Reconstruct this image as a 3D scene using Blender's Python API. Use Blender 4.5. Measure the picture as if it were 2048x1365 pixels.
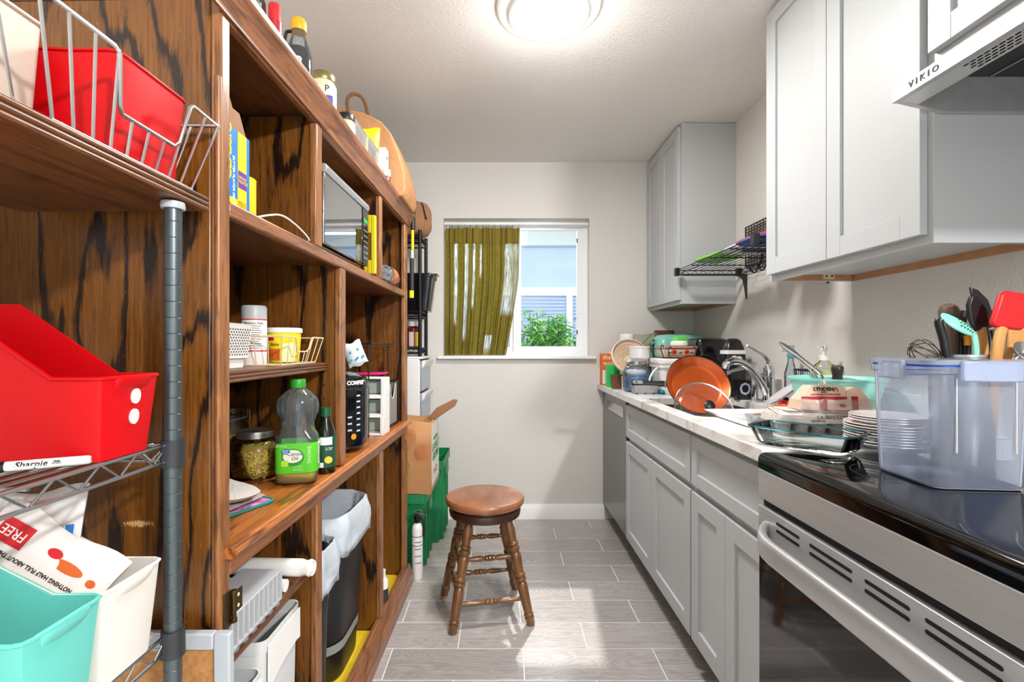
import bpy, bmesh, math, random
from mathutils import Vector, Matrix
sc = bpy.context.scene
COL = sc.collection
for o in list(bpy.data.objects): bpy.data.objects.remove(o)
R = math.radians; PI = math.pi; sin = math.sin; cos = math.cos
rnd = random.Random(7)
# ---------------------------------------------------------------- camera, world, lights, exposure
cam = bpy.data.objects.new('camera', bpy.data.cameras.new('camera')); COL.objects.link(cam)
cam.location = (0, 0, 1.18); cam.rotation_euler = (PI/2, 0, 0)
cam.data.sensor_width = 36; cam.data.lens = 970/2048*36
cam.data.shift_x = 21/2048; cam.data.shift_y = 9.5/2048; cam.data.clip_start = .02
sc.camera = cam
sc.view_settings.view_transform = 'Standard'; sc.view_settings.look = 'None'
sc.view_settings.gamma = 1; sc.view_settings.exposure = 0.52; sc.view_settings.use_curve_mapping = False
W = bpy.data.worlds.new('world'); sc.world = W; W.use_nodes = True
bg = W.node_tree.nodes['Background']; bg.inputs[0].default_value = (.80, .90, 1, 1); bg.inputs[1].default_value = 1.35
def area(name, loc, rot, sx, sy, e, col=(1, 1, 1), disk=False):
    l = bpy.data.lights.new(name, 'AREA'); l.energy = e; l.color = col; l.size = sx
    l.shape = 'DISK' if disk else 'RECTANGLE'
    if not disk: l.size_y = sy
    o = bpy.data.objects.new(name, l); COL.objects.link(o); o.location = loc; o.rotation_euler = rot
    return o
sun = bpy.data.lights.new('sun', 'SUN'); sun.energy = 2.2; sun.angle = .02; sun.color = (1, .96, .9)
so = bpy.data.objects.new('sun', sun); COL.objects.link(so); so.rotation_euler = (R(38), R(12), R(160))
area('rear_fill_light', (.45, -2.45, 1.2), (R(90), 0, 0), 1.7, 2.0, 8, (.96, .98, 1))  # unseen fill light added behind the camera
kl = area('bounce_lamp_rear', (1.255, -.95, 2.24), (0, 0, 0), .12, .12, 46, (1, .99, .985))
kl.rotation_euler = (Vector((-.35, 1.9, .95))-kl.location).to_track_quat('-Z', 'Y').to_euler()
wl = area('daylight_from_window', (.34, 3.80, 2.40), (0, 0, 0), 1.1, .8, 26, (.93, .97, 1))
wl.rotation_euler = (Vector((.25, 2.2, .7))-wl.location).to_track_quat('-Z', 'Y').to_euler()
# ---------------------------------------------------------------- materials
def lin(c):
    f = lambda v: (v/255/12.92 if v/255 <= .04045 else ((v/255+.055)/1.055)**2.4)
    return (f(c[0]), f(c[1]), f(c[2]), 1)
class NT:
    def __init__(s, name):
        s.m = bpy.data.materials.new(name); s.m.use_nodes = True; s.t = s.m.node_tree
        s.b = s.t.nodes['Principled BSDF']; s.out = s.t.nodes['Material Output']
    def n(s, typ, props=None, **ins):
        nd = s.t.nodes.new('ShaderNode'+typ)
        for k, v in (props or {}).items(): setattr(nd, k, v)
        for k, v in ins.items():
            k = int(k[1:]) if k[0] == '_' else k.replace('__', ' ')
            if isinstance(v, bpy.types.NodeSocket): s.t.links.new(v, nd.inputs[k])
            else: nd.inputs[k].default_value = v
        return nd
    def l(s, a, b): s.t.links.new(a, b)
    def ramp(s, fac, stops, interp='LINEAR'):
        r = s.n('ValToRGB', _0=fac); e = r.color_ramp; e.interpolation = interp
        while len(e.elements) < len(stops): e.elements.new(.5)
        for el, (p, c) in zip(e.elements, stops):
            el.position = p; el.color = lin(c) if len(c) == 3 and max(c) > 1 else (*c[:3], 1)
        return r.outputs[0]
    def bump(s, h, strength=.3, dist=.01):
        b = s.n('Bump', Strength=strength, Distance=dist, Height=h); s.l(b.outputs[0], s.b.inputs['Normal'])
MATS = {}
def mat(name, col=(200, 200, 200), rough=.5, metal=0, var=0, vscale=8, bump=0, bscale=60, coat=0, sub=0, emis=0, stretch=None, alpha=1, spec=.5):
    if name in MATS: return MATS[name]
    N = NT(name); b = N.b; c = lin(col)
    b.inputs['Base Color'].default_value = c; b.inputs['Roughness'].default_value = rough; b.inputs['Metallic'].default_value = metal
    b.inputs['Coat Weight'].default_value = coat; b.inputs['Coat Roughness'].default_value = .08
    b.inputs['Specular IOR Level'].default_value = spec; b.inputs['Alpha'].default_value = alpha
    if sub: b.inputs['Subsurface Weight'].default_value = sub; b.inputs['Subsurface Radius'].default_value = (.01, .01, .01)
    if emis: b.inputs['Emission Color'].default_value = c; b.inputs['Emission Strength'].default_value = emis
    if var or bump:
        tc = N.n('TexCoord').outputs['Object']
        if stretch: tc = N.n('Mapping', Vector=tc, Scale=stretch).outputs[0]
        if var:
            nz = N.n('TexNoise', Vector=tc, Scale=vscale, Detail=4).outputs[0]
            mr = N.n('MapRange', _0=nz, _1=.3, _2=.7, _3=1-var, _4=1+var).outputs[0]
            mx = N.n('VectorMath', {'operation': 'SCALE'}, _0=c[:3], Scale=mr).outputs[0]
            N.l(mx, b.inputs['Base Color'])
        if bump:
            nz2 = N.n('TexNoise', Vector=tc, Scale=bscale, Detail=3).outputs[0]
            N.bump(nz2, bump, .01)
    MATS[name] = N.m; return N.m
def glass(name, tint=(255, 255, 255), haze=0, hcol=(235, 240, 245), rough=0, ior=1.45, bump=0, bscale=40, edge=0):
    if name in MATS: return MATS[name]
    N = NT(name); t = lin(tint)
    tr = N.n('BsdfTransparent', Color=t).outputs[0]
    if edge:
        lw = N.n('LayerWeight', Blend=.35).outputs['Facing']
        ec = lin(hcol); tr2 = N.n('BsdfTransparent', Color=ec).outputs[0]
        pw = N.n('Math', {'operation': 'MULTIPLY'}, _0=lw, _1=edge).outputs[0]
        tr = N.n('MixShader', _0=pw, _1=tr, _2=tr2).outputs[0]
    gl = N.n('BsdfGlossy', Color=(1, 1, 1, 1), Roughness=rough)
    fr = N.n('Fresnel', IOR=ior)
    if bump:
        tc = N.n('TexCoord').outputs['Object']; nz = N.n('TexNoise', Vector=tc, Scale=bscale, Detail=3).outputs[0]
        bp = N.n('Bump', Strength=bump, Distance=.01, Height=nz).outputs[0]
        N.l(bp, gl.inputs['Normal']); N.l(bp, fr.inputs['Normal'])
    if haze:
        df = N.n('BsdfDiffuse', Color=lin(hcol)).outputs[0]; tl = N.n('BsdfTranslucent', Color=lin(hcol)).outputs[0]
        hz = N.n('MixShader', _0=.5, _1=df, _2=tl).outputs[0]
        tr = N.n('MixShader', _0=haze, _1=tr, _2=hz).outputs[0]
    mx = N.n('MixShader', _0=fr.outputs[0], _1=tr, _2=gl.outputs[0]).outputs[0]
    N.l(mx, N.out.inputs[0]); N.t.nodes.remove(N.b)
    MATS[name] = N.m; return N.m
def oak(name, axis, lo=(34, 17, 7), mid=(104, 60, 20), hi=(134, 82, 30), rough=.36, cath=4.2, sc_=6, fig=1.0, scuff=None):
    """stained oak: flame figure along one axis, long fibres and short dark pores"""
    if name in MATS: return MATS[name]
    N = NT(name); tc = N.n('TexCoord').outputs['Object']
    def nz(sc3, detail, rough_=.5, dist=0.):
        return N.n('TexNoise', Vector=N.n('Mapping', Vector=tc, Scale=sc3).outputs[0], Scale=1., Detail=detail, Roughness=rough_, Distortion=dist).outputs[0]
    def along(k, r): s = [k, k, k]; s[axis] = k*r; return s
    big = nz(along(sc_, .22), 1.0, .4)
    jag = nz(along(60, .12), 3, .75)
    fine = nz(along(170, .03), 2, .6)
    pore = nz(along(260, .06), 1, .5)
    a = N.n('Math', {'operation': 'MULTIPLY'}, _0=big, _1=cath).outputs[0]
    a = N.n('Math', {'operation': 'MULTIPLY_ADD'}, _0=jag, _1=.6, _2=a).outputs[0]
    p = N.n('Math', {'operation': 'PINGPONG'}, _0=a, _1=.5).outputs[0]
    p = N.n('Math', {'operation': 'MULTIPLY'}, _0=p, _1=2).outputs[0]
    k = N.n('MapRange', _0=p, _1=.10, _2=.30, _3=fig, _4=0.).outputs[0]
    c0 = N.ramp(jag, [(.25, mid), (.75, hi)])
    c1 = N.n('MixRGB', _0=k, _1=c0, _2=lin(lo)).outputs[0]
    pk = N.n('MapRange', _0=pore, _1=.60, _2=.68, _3=1., _4=.55).outputs[0]
    fr = N.n('MapRange', _0=fine, _1=.35, _2=.65, _3=.72, _4=1.16).outputs[0]
    c2 = N.n('VectorMath', {'operation': 'SCALE'}, _0=c1, Scale=N.n('Math', {'operation': 'MULTIPLY'}, _0=fr, _1=pk).outputs[0]).outputs[0]
    if scuff:   # pale chipped patch: a box in object space
        (x0, z0, w, hh) = scuff
        sp = N.n('SeparateXYZ', _0=tc)
        dx = N.n('Math', {'operation': 'ABSOLUTE'}, _0=N.n('Math', {'operation': 'SUBTRACT'}, _0=sp.outputs[0], _1=x0).outputs[0]).outputs[0]
        dz = N.n('Math', {'operation': 'ABSOLUTE'}, _0=N.n('Math', {'operation': 'SUBTRACT'}, _0=sp.outputs[2], _1=z0).outputs[0]).outputs[0]
        ax = N.n('MapRange', _0=dx, _1=0., _2=w, _3=.6, _4=0.).outputs[0]; az = N.n('MapRange', _0=dz, _1=0., _2=hh, _3=1., _4=0.).outputs[0]
        q = N.n('Math', {'operation': 'MULTIPLY'}, _0=ax, _1=az).outputs[0]
        s4 = nz((420, 420, 60), 2, .6)
        q = N.n('Math', {'operation': 'ADD'}, _0=q, _1=N.n('Math', {'operation': 'SUBTRACT'}, _0=s4, _1=.70).outputs[0]).outputs[0]
        q = N.n('MapRange', _0=q, _1=.0, _2=.06, _3=0., _4=1.).outputs[0]
        c2 = N.n('MixRGB', _0=q, _1=c2, _2=lin((205, 165, 110))).outputs[0]
    N.l(c2, N.b.inputs['Base Color']); N.b.inputs['Roughness'].default_value = rough
    N.b.inputs['Coat Weight'].default_value = .2; N.b.inputs['Coat Roughness'].default_value = .25
    N.bump(fine, .10, .004); MATS[name] = N.m; return N.m
# ---------------------------------------------------------------- mesh builder
class MB:
    def __init__(s): s.v = []; s.f = []; s.mi = 0; s.m = []
    def add(s, vs, fs):
        o = len(s.v); s.v += [tuple(v) for v in vs]; s.f += [[i+o for i in f] for f in fs]; s.m += [s.mi]*len(fs); return s
    def box(s, x0, y0, z0, x1, y1, z1):
        v = [(x, y, z) for z in (z0, z1) for y in (y0, y1) for x in (x0, x1)]
        return s.add(v, [(0, 2, 3, 1), (4, 5, 7, 6), (0, 1, 5, 4), (2, 6, 7, 3), (0, 4, 6, 2), (1, 3, 7, 5)])
    def loft(s, rings, cap=True, closed=False, capends=(True, True)):
        n = len(rings[0]); vs = [p for r in rings for p in r]; fs = []
        k = len(rings)
        for i in range(k if closed else k-1):
            a = i*n; b = ((i+1) % k)*n
            for j in range(n): fs.append((a+j, a+(j+1) % n, b+(j+1) % n, b+j))
        if cap and not closed:
            if capends[0]: fs.append(tuple(range(n-1, -1, -1)))
            if capends[1]: fs.append(tuple((k-1)*n+j for j in range(n)))
        return s.add(vs, fs)
    def lathe(s, prof, c=(0, 0, 0), n=28, sx=1, sy=1, caps=(True, True), M=None):
        rings = []
        for r, z in prof:
            r = max(r, 1e-5)
            ring = [Vector((r*cos(2*PI*j/n)*sx, r*sin(2*PI*j/n)*sy, z)) for j in range(n)]
            rings.append([(M @ p if M else p+Vector(c)) for p in ring])
        return s.loft(rings, True, False, caps)
    def tube(s, pts, r, n=8, closed=False, flat=1.0, up=None):
        P = [Vector(p) for p in pts]; k = len(P); rs = r if isinstance(r, (list, tuple)) else [r]*k
        T = []
        for i in range(k):
            a = P[i-1] if (i or closed) else P[0]; b = P[(i+1) % k] if (i < k-1 or closed) else P[k-1]
            T.append((b-a).normalized())
        ref = Vector(up) if up else (Vector((0, 0, 1)) if abs(T[0].z) < .9 else Vector((1, 0, 0)))
        u = (ref-T[0]*ref.dot(T[0])).normalized(); rings = []
        for i in range(k):
            u = (u-T[i]*u.dot(T[i])); u = u.normalized() if u.length > 1e-6 else Vector((1, 0, 0)); w = T[i].cross(u)
            rings.append([P[i]+(u*cos(2*PI*j/n)*flat+w*sin(2*PI*j/n))*rs[i] for j in range(n)])
        return s.loft(rings, True, closed)
    def prism(s, poly, ax, a, b):
        def p3(p, t): return {'x': (t, p[0], p[1]), 'y': (p[0], t, p[1]), 'z': (p[0], p[1], t)}[ax]
        return s.loft([[p3(p, a) for p in poly], [p3(p, b) for p in poly]])
    def grid(s, nu, nv, fn, closeu=False):
        vs = [fn(i/nu, j/nv) for j in range(nv+1) for i in range(nu+1)]
        fs = [(j*(nu+1)+i, j*(nu+1)+i+1, (j+1)*(nu+1)+i+1, (j+1)*(nu+1)+i) for j in range(nv) for i in range(nu)]
        return s.add(vs, fs)
    def tub(s, levels, t, c=(0, 0, 0), r=.02, n=5, floor=None):
        """open container: outer ring levels [(halfx, halfy, z)], wall thickness t"""
        O = [rrect(a, b, z, r, n, c) for a, b, z in levels]
        I = [rrect(a-t, b-t, max(z, levels[0][2]+t), max(r-t, .002), n, c) for a, b, z in levels]
        return s.loft(O+I[::-1])
    def build(s, name, m, parent=None, bev=0, smooth=38, loc=None, rot=None, kind=None, solid=0):
        me = bpy.data.meshes.new(name); me.from_pydata(s.v, [], s.f)
        bm = bmesh.new(); bm.from_mesh(me); bmesh.ops.recalc_face_normals(bm, faces=bm.faces); bm.to_mesh(me); bm.free()
        ms = m if isinstance(m, (list, tuple)) else [m]
        for q in ms: me.materials.append(q)
        if len(ms) > 1: me.polygons.foreach_set('material_index', s.m)
        if smooth:
            me.polygons.foreach_set('use_smooth', [True]*len(me.polygons)); me.set_sharp_from_angle(angle=R(smooth))
        o = bpy.data.objects.new(name, me); COL.objects.link(o)
        if parent: o.parent = parent
        if loc: o.location = loc
        if rot: o.rotation_euler = rot
        if kind: o['kind'] = kind
        if solid:
            q = o.modifiers.new('solid', 'SOLIDIFY'); q.thickness = solid; q.offset = 0
        if bev:
            q = o.modifiers.new('bevel', 'BEVEL'); q.width = bev; q.segments = 2; q.limit_method = 'ANGLE'; q.angle_limit = R(40)
        return o
def rrect(hx, hy, z, r=.01, n=4, c=(0, 0, 0)):
    r = min(r, hx*.98, hy*.98); out = []
    for cx, cy, a0 in ((hx-r, hy-r, 0), (-hx+r, hy-r, 90), (-hx+r, -hy+r, 180), (hx-r, -hy+r, 270)):
        for k in range(n+1):
            a = R(a0+90*k/n); out.append(Vector((c[0]+cx+r*cos(a), c[1]+cy+r*sin(a), c[2]+z)))
    return out
def arc(c, r, a0, a1, n, plane='xz', d=0):
    out = []
    for k in range(n+1):
        a = R(a0+(a1-a0)*k/n); u = c[0]+r*cos(a); v = c[1]+r*sin(a)
        out.append({'xz': (u, d, v), 'yz': (d, u, v), 'xy': (u, v, d)}[plane])
    return out
def smooth_path(pts, n=6):
    P = [Vector(p) for p in pts]; out = []
    for i in range(len(P)-1):
        p0 = P[max(i-1, 0)]; p1 = P[i]; p2 = P[i+1]; p3 = P[min(i+2, len(P)-1)]
        for k in range(n):
            t = k/n
            out.append(.5*((2*p1)+(p2-p0)*t+(2*p0-5*p1+4*p2-p3)*t*t+(3*p1-p0-3*p2+p3)*t**3))
    out.append(P[-1]); return out
def tag(o, label=None, cat=None, group=None, kind=None):
    if label: o['label'] = label
    if cat: o['category'] = cat
    if group: o['group'] = group
    if kind: o['kind'] = kind
    return o
def thing(name, label, cat, loc=(0, 0, 0), rz=0, group=None, rot=None):
    o = bpy.data.objects.new(name, None); o.empty_display_size = .05; COL.objects.link(o); o.location = loc
    o.rotation_euler = rot if rot else (0, 0, rz); return tag(o, label, cat, group)
def struct(o): o['kind'] = 'structure'; return o
def copy_tree(o, parent=None):
    c = o.copy(); COL.objects.link(c)
    if parent: c.parent = parent
    for ch in list(o.children): copy_tree(ch, c)
    return c
def frame(o, r, u):
    r = Vector(r).normalized(); u = Vector(u); u = (u-r*u.dot(r)).normalized(); n = r.cross(u)
    return Matrix(((r.x, u.x, n.x, o[0]), (r.y, u.y, n.y, o[1]), (r.z, u.z, n.z, o[2]), (0, 0, 0, 1)))
def text(s, size, m, parent, o, r, u, name='lettering', ext=.0004, align='CENTER', bend=0, wx=1.0, bold=0, shear=0):
    """lettering as mesh: origin o, reading direction r, up u; bend = radius of the cylinder it wraps (axis along u, behind the face)"""
    cu = bpy.data.curves.new(name, 'FONT'); cu.body = s; cu.size = size; cu.extrude = ext; cu.align_x = align; cu.align_y = 'CENTER'
    cu.offset = bold; cu.shear = shear; cu.resolution_u = 2; cu.space_line = .9
    t = bpy.data.objects.new('tmp', cu); me = bpy.data.meshes.new_from_object(t); bpy.data.objects.remove(t); bpy.data.curves.remove(cu)
    M = frame(o, r, u)
    for v in me.vertices:
        p = v.co.copy(); p.x *= wx
        if bend: a = p.x/bend; q = bend+p.z; p = Vector((q*sin(a), p.y, q*cos(a)-bend))
        v.co = M @ p
    me.materials.clear(); me.materials.append(m); me.name = name
    ob = bpy.data.objects.new(name, me); COL.objects.link(ob)
    if parent: ob.parent = parent
    return ob
def decal(parent, name, m, o, r, u, w, h_, rad=0, t=.0006, bend=0, n=8, ell=False):
    """thin printed patch of width w, height h_ on a face (rounded, elliptic or wrapped)"""
    M = frame(o, r, u); mb = MB()
    if ell: ring = [Vector((w/2*cos(2*PI*k/24), h_/2*sin(2*PI*k/24), 0)) for k in range(24)]
    elif bend:
        ring = [Vector((-w/2+w*k/n, -h_/2, 0)) for k in range(n+1)]+[Vector((w/2-w*k/n, h_/2, 0)) for k in range(n+1)]
    else: ring = [Vector((p.x, p.y, 0)) for p in rrect(w/2, h_/2, 0, max(rad, 1e-4), 3)]
    def tr(p, z):
        q = Vector((p.x, p.y, z))
        if bend: a = q.x/bend; rr = bend+z; q = Vector((rr*sin(a), q.y, rr*cos(a)-bend))
        return M @ q
    if bend and not ell:
        mb.grid(n, 1, lambda a, b: tr(Vector((-w/2+w*a, -h_/2+h_*b, 0)), t))
    else: mb.loft([[tr(p, -.0003) for p in ring], [tr(p, t) for p in ring]])
    return mb.build(name, m, parent, smooth=30)
# ---------------------------------------------------------------- room shell
XL, XR, YB, YF, ZC = -.95, 1.314, 3.308, -2.6, 2.432
m_wall = mat('wall_paint', (216, 212, 206), .75, bump=.22, bscale=140)
m_ceil = mat('ceiling_paint', (232, 229, 224), .85, bump=.3, bscale=110)
m_trimw = mat('white_trim', (238, 237, 234), .35)
m_grout = mat('grout', (238, 235, 230), .8)
def tile_mat():
    N = NT('wood_look_tile'); tc = N.n('TexCoord').outputs['Object']; oi = N.n('ObjectInfo').outputs['Random']
    off = N.n('CombineXYZ', X=N.n('Math', {'operation': 'MULTIPLY'}, _0=oi, _1=37.).outputs[0], Y=N.n('Math', {'operation': 'MULTIPLY'}, _0=oi, _1=91.).outputs[0]).outputs[0]
    v = N.n('VectorMath', {'operation': 'ADD'}, _0=tc, _1=off).outputs[0]
    g1 = N.n('TexNoise', Vector=N.n('Mapping', Vector=v, Scale=(1.6, 9, 1)).outputs[0], Scale=1.6, Detail=2, Distortion=.6).outputs[0]
    w = N.n('Math', {'operation': 'PINGPONG'}, _0=N.n('Math', {'operation': 'MULTIPLY'}, _0=g1, _1=16.).outputs[0], _1=.5).outputs[0]
    fine = N.n('TexNoise', Vector=N.n('Mapping', Vector=v, Scale=(5, 160, 1)).outputs[0], Scale=1, Detail=3).outputs[0]
    s = N.n('Math', {'operation': 'ADD'}, _0=N.n('Math', {'operation': 'MULTIPLY'}, _0=w, _1=.55).outputs[0], _1=N.n('Math', {'operation': 'MULTIPLY'}, _0=fine, _1=.75).outputs[0]).outputs[0]
    c = N.ramp(s, [(.2, (142, 134, 130)), (.5, (166, 159, 156)), (.8, (184, 178, 176))])
    k = N.n('MapRange', _0=oi, _1=0., _2=1., _3=.86, _4=1.1).outputs[0]
    N.l(N.n('VectorMath', {'operation': 'SCALE'}, _0=c, Scale=k).outputs[0], N.b.inputs['Base Color'])
    N.b.inputs['Roughness'].default_value = .3; N.bump(s, .12, .003); return N.m
m_tile = tile_mat()
fl = struct(MB().box(XL-.1, YF-.1, -.1, XR+.1, YB+.16, -.0012).build('floor', m_grout))
proto = None; pitch = .179; y_far = 3.322
for r in range(14):
    y1 = y_far-r*pitch-.0; x0 = (.082 if r % 2 == 0 else .335)
    for k in range(-3, 2):
        xa = x0+.505*k
        if xa > .95 or xa+.505 < -.75: continue
        if proto is None:
            proto = MB().box(.0018, -.1772, -.006, .5032, -.0018, 0).build('tile', m_tile, fl, bev=.001, smooth=0); t = proto
        else:
            t = proto.copy(); COL.objects.link(t)
        t.location = (xa, y1, 0)
struct(MB().box(XL-.12, YF-.12, ZC, XR+.12, YB+.16, ZC+.1).build('ceiling', m_ceil))
wx0, wx1, wz0, wz1 = -.396, .60, 1.10, 2.05
struct(MB().box(XL, YB, 0, wx0, YB+.15, ZC).box(wx1, YB, 0, XR, YB+.15, ZC).box(wx0, YB, 0, wx1, YB+.15, wz0).box(wx0, YB, wz1, wx1, YB+.15, ZC).build('wall_back', m_wall))
struct(MB().box(XR, YF, 0, XR+.12, YB+.15, ZC).build('wall_right', m_wall))
struct(MB().box(XL-.12, YF, 0, XL, YB+.15, ZC).build('wall_left', m_wall))
struct(MB().box(XL, YF-.12, 0, -.42, YF, ZC).box(-.42, YF-.12, 2.14, 1.3, YF, ZC).box(1.3, YF-.12, 0, XR, YF, ZC).build('wall_front', m_wall))
struct(MB().box(-.47, YF-.01, 0, -.41, YF+.02, 2.19).box(-.41, YF-.01, 2.13, 1.3, YF+.02, 2.19).build('rear_opening_frame', m_trimw))  # frame of the unseen rear opening, added to carry the fill light
bb = [(YB, 0), (YB-.014, 0), (YB-.014, .075), (YB-.008, .09), (YB-.006, .1), (YB, .1)]
struct(MB().prism(bb, 'x', XL, .70).build('baseboard_back', m_trimw))
# ---------------------------------------------------------------- window
win = struct(thing('window_1', None, None, (0, 0, 0)))
m_vinyl = mat('white_vinyl', (242, 243, 244), .3)
yw = YB+.075
MB().box(wx0-.037, YB-.04, 1.09, wx1+.038, YB+.0, 1.112).box(wx0, YB, 1.098, wx1, YB+.15, 1.112).build('window_sill', m_trimw, win, bev=.004)
f = MB()
f.box(wx0, yw, 1.112, wx0+.03, yw+.07, wz1).box(wx1-.035, yw, 1.112, wx1, yw+.07, wz1).box(wx0+.03, yw, wz1-.03, wx1-.035, yw+.07, wz1).box(wx0+.03, yw, 1.112, wx1-.035, yw+.07, 1.14)
f.build('window_frame', m_vinyl, win, smooth=0)
s = MB(); sx0, sx1, sz0, sz1 = .085, .565, 1.14, 2.02
s.box(sx0, yw+.008, sz0, sx0+.052, yw+.04, sz1).box(sx1-.036, yw+.008, sz0, sx1, yw+.04, sz1).box(sx0+.052, yw+.008, sz1-.032, sx1-.036, yw+.04, sz1).box(sx0+.052, yw+.008, sz0, sx1-.036, yw+.04, sz0+.036)
sash = s.build('sash', m_vinyl, win, smooth=0)
m_pane = glass('window_glass', (252, 254, 255), ior=1.12)
MB().box(sx0+.052, yw+.022, sz0+.036, sx1-.036, yw+.026, sz1-.032).build('pane', m_pane, sash, smooth=0)
s = MB(); s.box(wx0+.06, yw+.042, 1.14, .06, yw+.065, 1.17).box(wx0+.06, yw+.042, 1.99, .06, yw+.065, 2.02).box(.06, yw+.042, 1.14, .10, yw+.065, 2.02).box(wx0+.03, yw+.042, 1.14, wx0+.06, yw+.065, 2.02)
s2 = s.build('sash', m_vinyl, win, smooth=0)
MB().box(wx0+.06, yw+.052, 1.17, .06, yw+.056, 1.99).build('pane', m_pane, s2, smooth=0)
lat = mat('latch_black', (20, 20, 22), .4)
for z in (1.26, 1.9): MB().box(sx1-.040, yw+.0, z, sx1-.034, yw+.012, z+.03).build('latch', lat, sash)
# curtain on a small track with hooks
def curtain_mat():
    N = NT('olive_curtain'); tc = N.n('TexCoord').outputs['UV']
    sp = N.n('SeparateXYZ', _0=tc)
    n1 = N.n('TexNoise', Vector=N.n('Mapping', Vector=tc, Scale=(9, 1.1, 1)).outputs[0], Scale=1, Detail=2).outputs[0]
    n2 = N.n('TexNoise', Vector=N.n('Mapping', Vector=tc, Scale=(60, 26, 1)).outputs[0], Scale=1, Detail=4, Roughness=.7).outputs[0]
    col = N.ramp(n2, [(.3, (104, 92, 22)), (.7, (138, 122, 40))])
    # streaks of sunlight put into the fabric as pale see-through strips
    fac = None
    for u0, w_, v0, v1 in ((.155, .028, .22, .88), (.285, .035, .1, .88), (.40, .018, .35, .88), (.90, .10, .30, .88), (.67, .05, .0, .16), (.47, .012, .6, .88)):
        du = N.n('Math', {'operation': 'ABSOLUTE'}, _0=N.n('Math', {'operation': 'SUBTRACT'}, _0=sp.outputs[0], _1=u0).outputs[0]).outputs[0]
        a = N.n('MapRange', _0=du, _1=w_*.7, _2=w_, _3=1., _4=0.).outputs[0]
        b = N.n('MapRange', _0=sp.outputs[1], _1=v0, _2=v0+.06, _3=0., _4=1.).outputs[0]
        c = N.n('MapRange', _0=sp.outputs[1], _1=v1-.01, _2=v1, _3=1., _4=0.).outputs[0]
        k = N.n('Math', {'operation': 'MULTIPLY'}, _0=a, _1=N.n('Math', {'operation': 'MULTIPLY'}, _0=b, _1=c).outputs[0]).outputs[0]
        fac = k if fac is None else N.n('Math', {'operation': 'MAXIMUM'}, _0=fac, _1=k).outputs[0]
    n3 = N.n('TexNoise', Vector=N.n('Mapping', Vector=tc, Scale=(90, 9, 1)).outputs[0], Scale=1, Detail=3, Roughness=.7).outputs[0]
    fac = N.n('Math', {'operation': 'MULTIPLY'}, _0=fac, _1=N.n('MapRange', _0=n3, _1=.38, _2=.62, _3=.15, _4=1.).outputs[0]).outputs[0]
    N.l(col, N.b.inputs['Base Color']); N.b.inputs['Roughness'].default_value = .85
    tl = N.n('BsdfTranslucent', Color=lin((120, 110, 40))).outputs[0]
    base = N.n('MixShader', _0=.12, _1=N.b.outputs[0], _2=tl).outputs[0]
    sheer = N.n('MixShader', _0=.45, _1=N.n('BsdfTranslucent', Color=lin((240, 245, 225))).outputs[0], _2=N.n('BsdfTransparent').outputs[0]).outputs[0]  # pale see-through shader standing in for sunlight on the curtain
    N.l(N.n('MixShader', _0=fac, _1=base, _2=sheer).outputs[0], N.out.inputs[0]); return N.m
cur = thing('curtain', 'olive green pleated curtain with painted sun streaks drawn over left half of window', 'curtain', (0, YB+.03, 1.115))
NU, NV = 150, 40; me = bpy.data.meshes.new('fabric'); vs = []; fs = []
def cshape(u, v):
    xl = -.388; xr = .128-.02*(1-v)-.082*max(0, (.62-v))**1.15*1.6
    ph = u*2*PI*9+.8*sin(u*7); amp = .010+.010*(1-v)
    x = xl+(xr-xl)*(u+.012*sin(ph*.5)); y = amp*sin(ph)+.006*sin(ph*2.3+v*3)+.004*sin(23*u+17*v)
    return (x, y, .003+.872*v)
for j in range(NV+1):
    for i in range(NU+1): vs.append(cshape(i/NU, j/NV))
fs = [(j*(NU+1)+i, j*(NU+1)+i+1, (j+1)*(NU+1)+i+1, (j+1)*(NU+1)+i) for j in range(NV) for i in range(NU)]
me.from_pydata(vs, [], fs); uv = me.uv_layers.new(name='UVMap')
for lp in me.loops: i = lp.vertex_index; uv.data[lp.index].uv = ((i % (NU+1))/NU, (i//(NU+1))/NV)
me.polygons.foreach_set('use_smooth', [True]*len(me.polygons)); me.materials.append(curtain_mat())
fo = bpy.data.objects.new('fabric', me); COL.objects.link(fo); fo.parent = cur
# heading band, stitched across the top of the pleats
hb = MB(); hb.grid(NU, 2, lambda a, b: (lambda p: (p[0], p[1]-.003, p[2]))(cshape(a, .885+.115*b)))
hb.build('heading_band', mat('olive_band', (128, 112, 34), .85), cur)
trk = tag(MB().box(-.395, YB+.022, 2.012, .598, YB+.038, 2.026).build('curtain_track', m_trimw, bev=.002), 'slim white curtain track across the top of the window', 'curtain rail')
m_hook = mat('hook_metal', (60, 55, 45), .35, .9)
for i in range(13):
    x = -.38+.5*(i/12)**1.0
    p = [(x, -.004, .87), (x, -.006, .895)]+[(x+.008+.008*cos(R(a)), -.006, .898+.010*sin(R(a))) for a in (180, 140, 100, 60, 20)]
    MB().tube(p, .0014, 6).build('curtain_hook', m_hook, cur)
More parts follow.
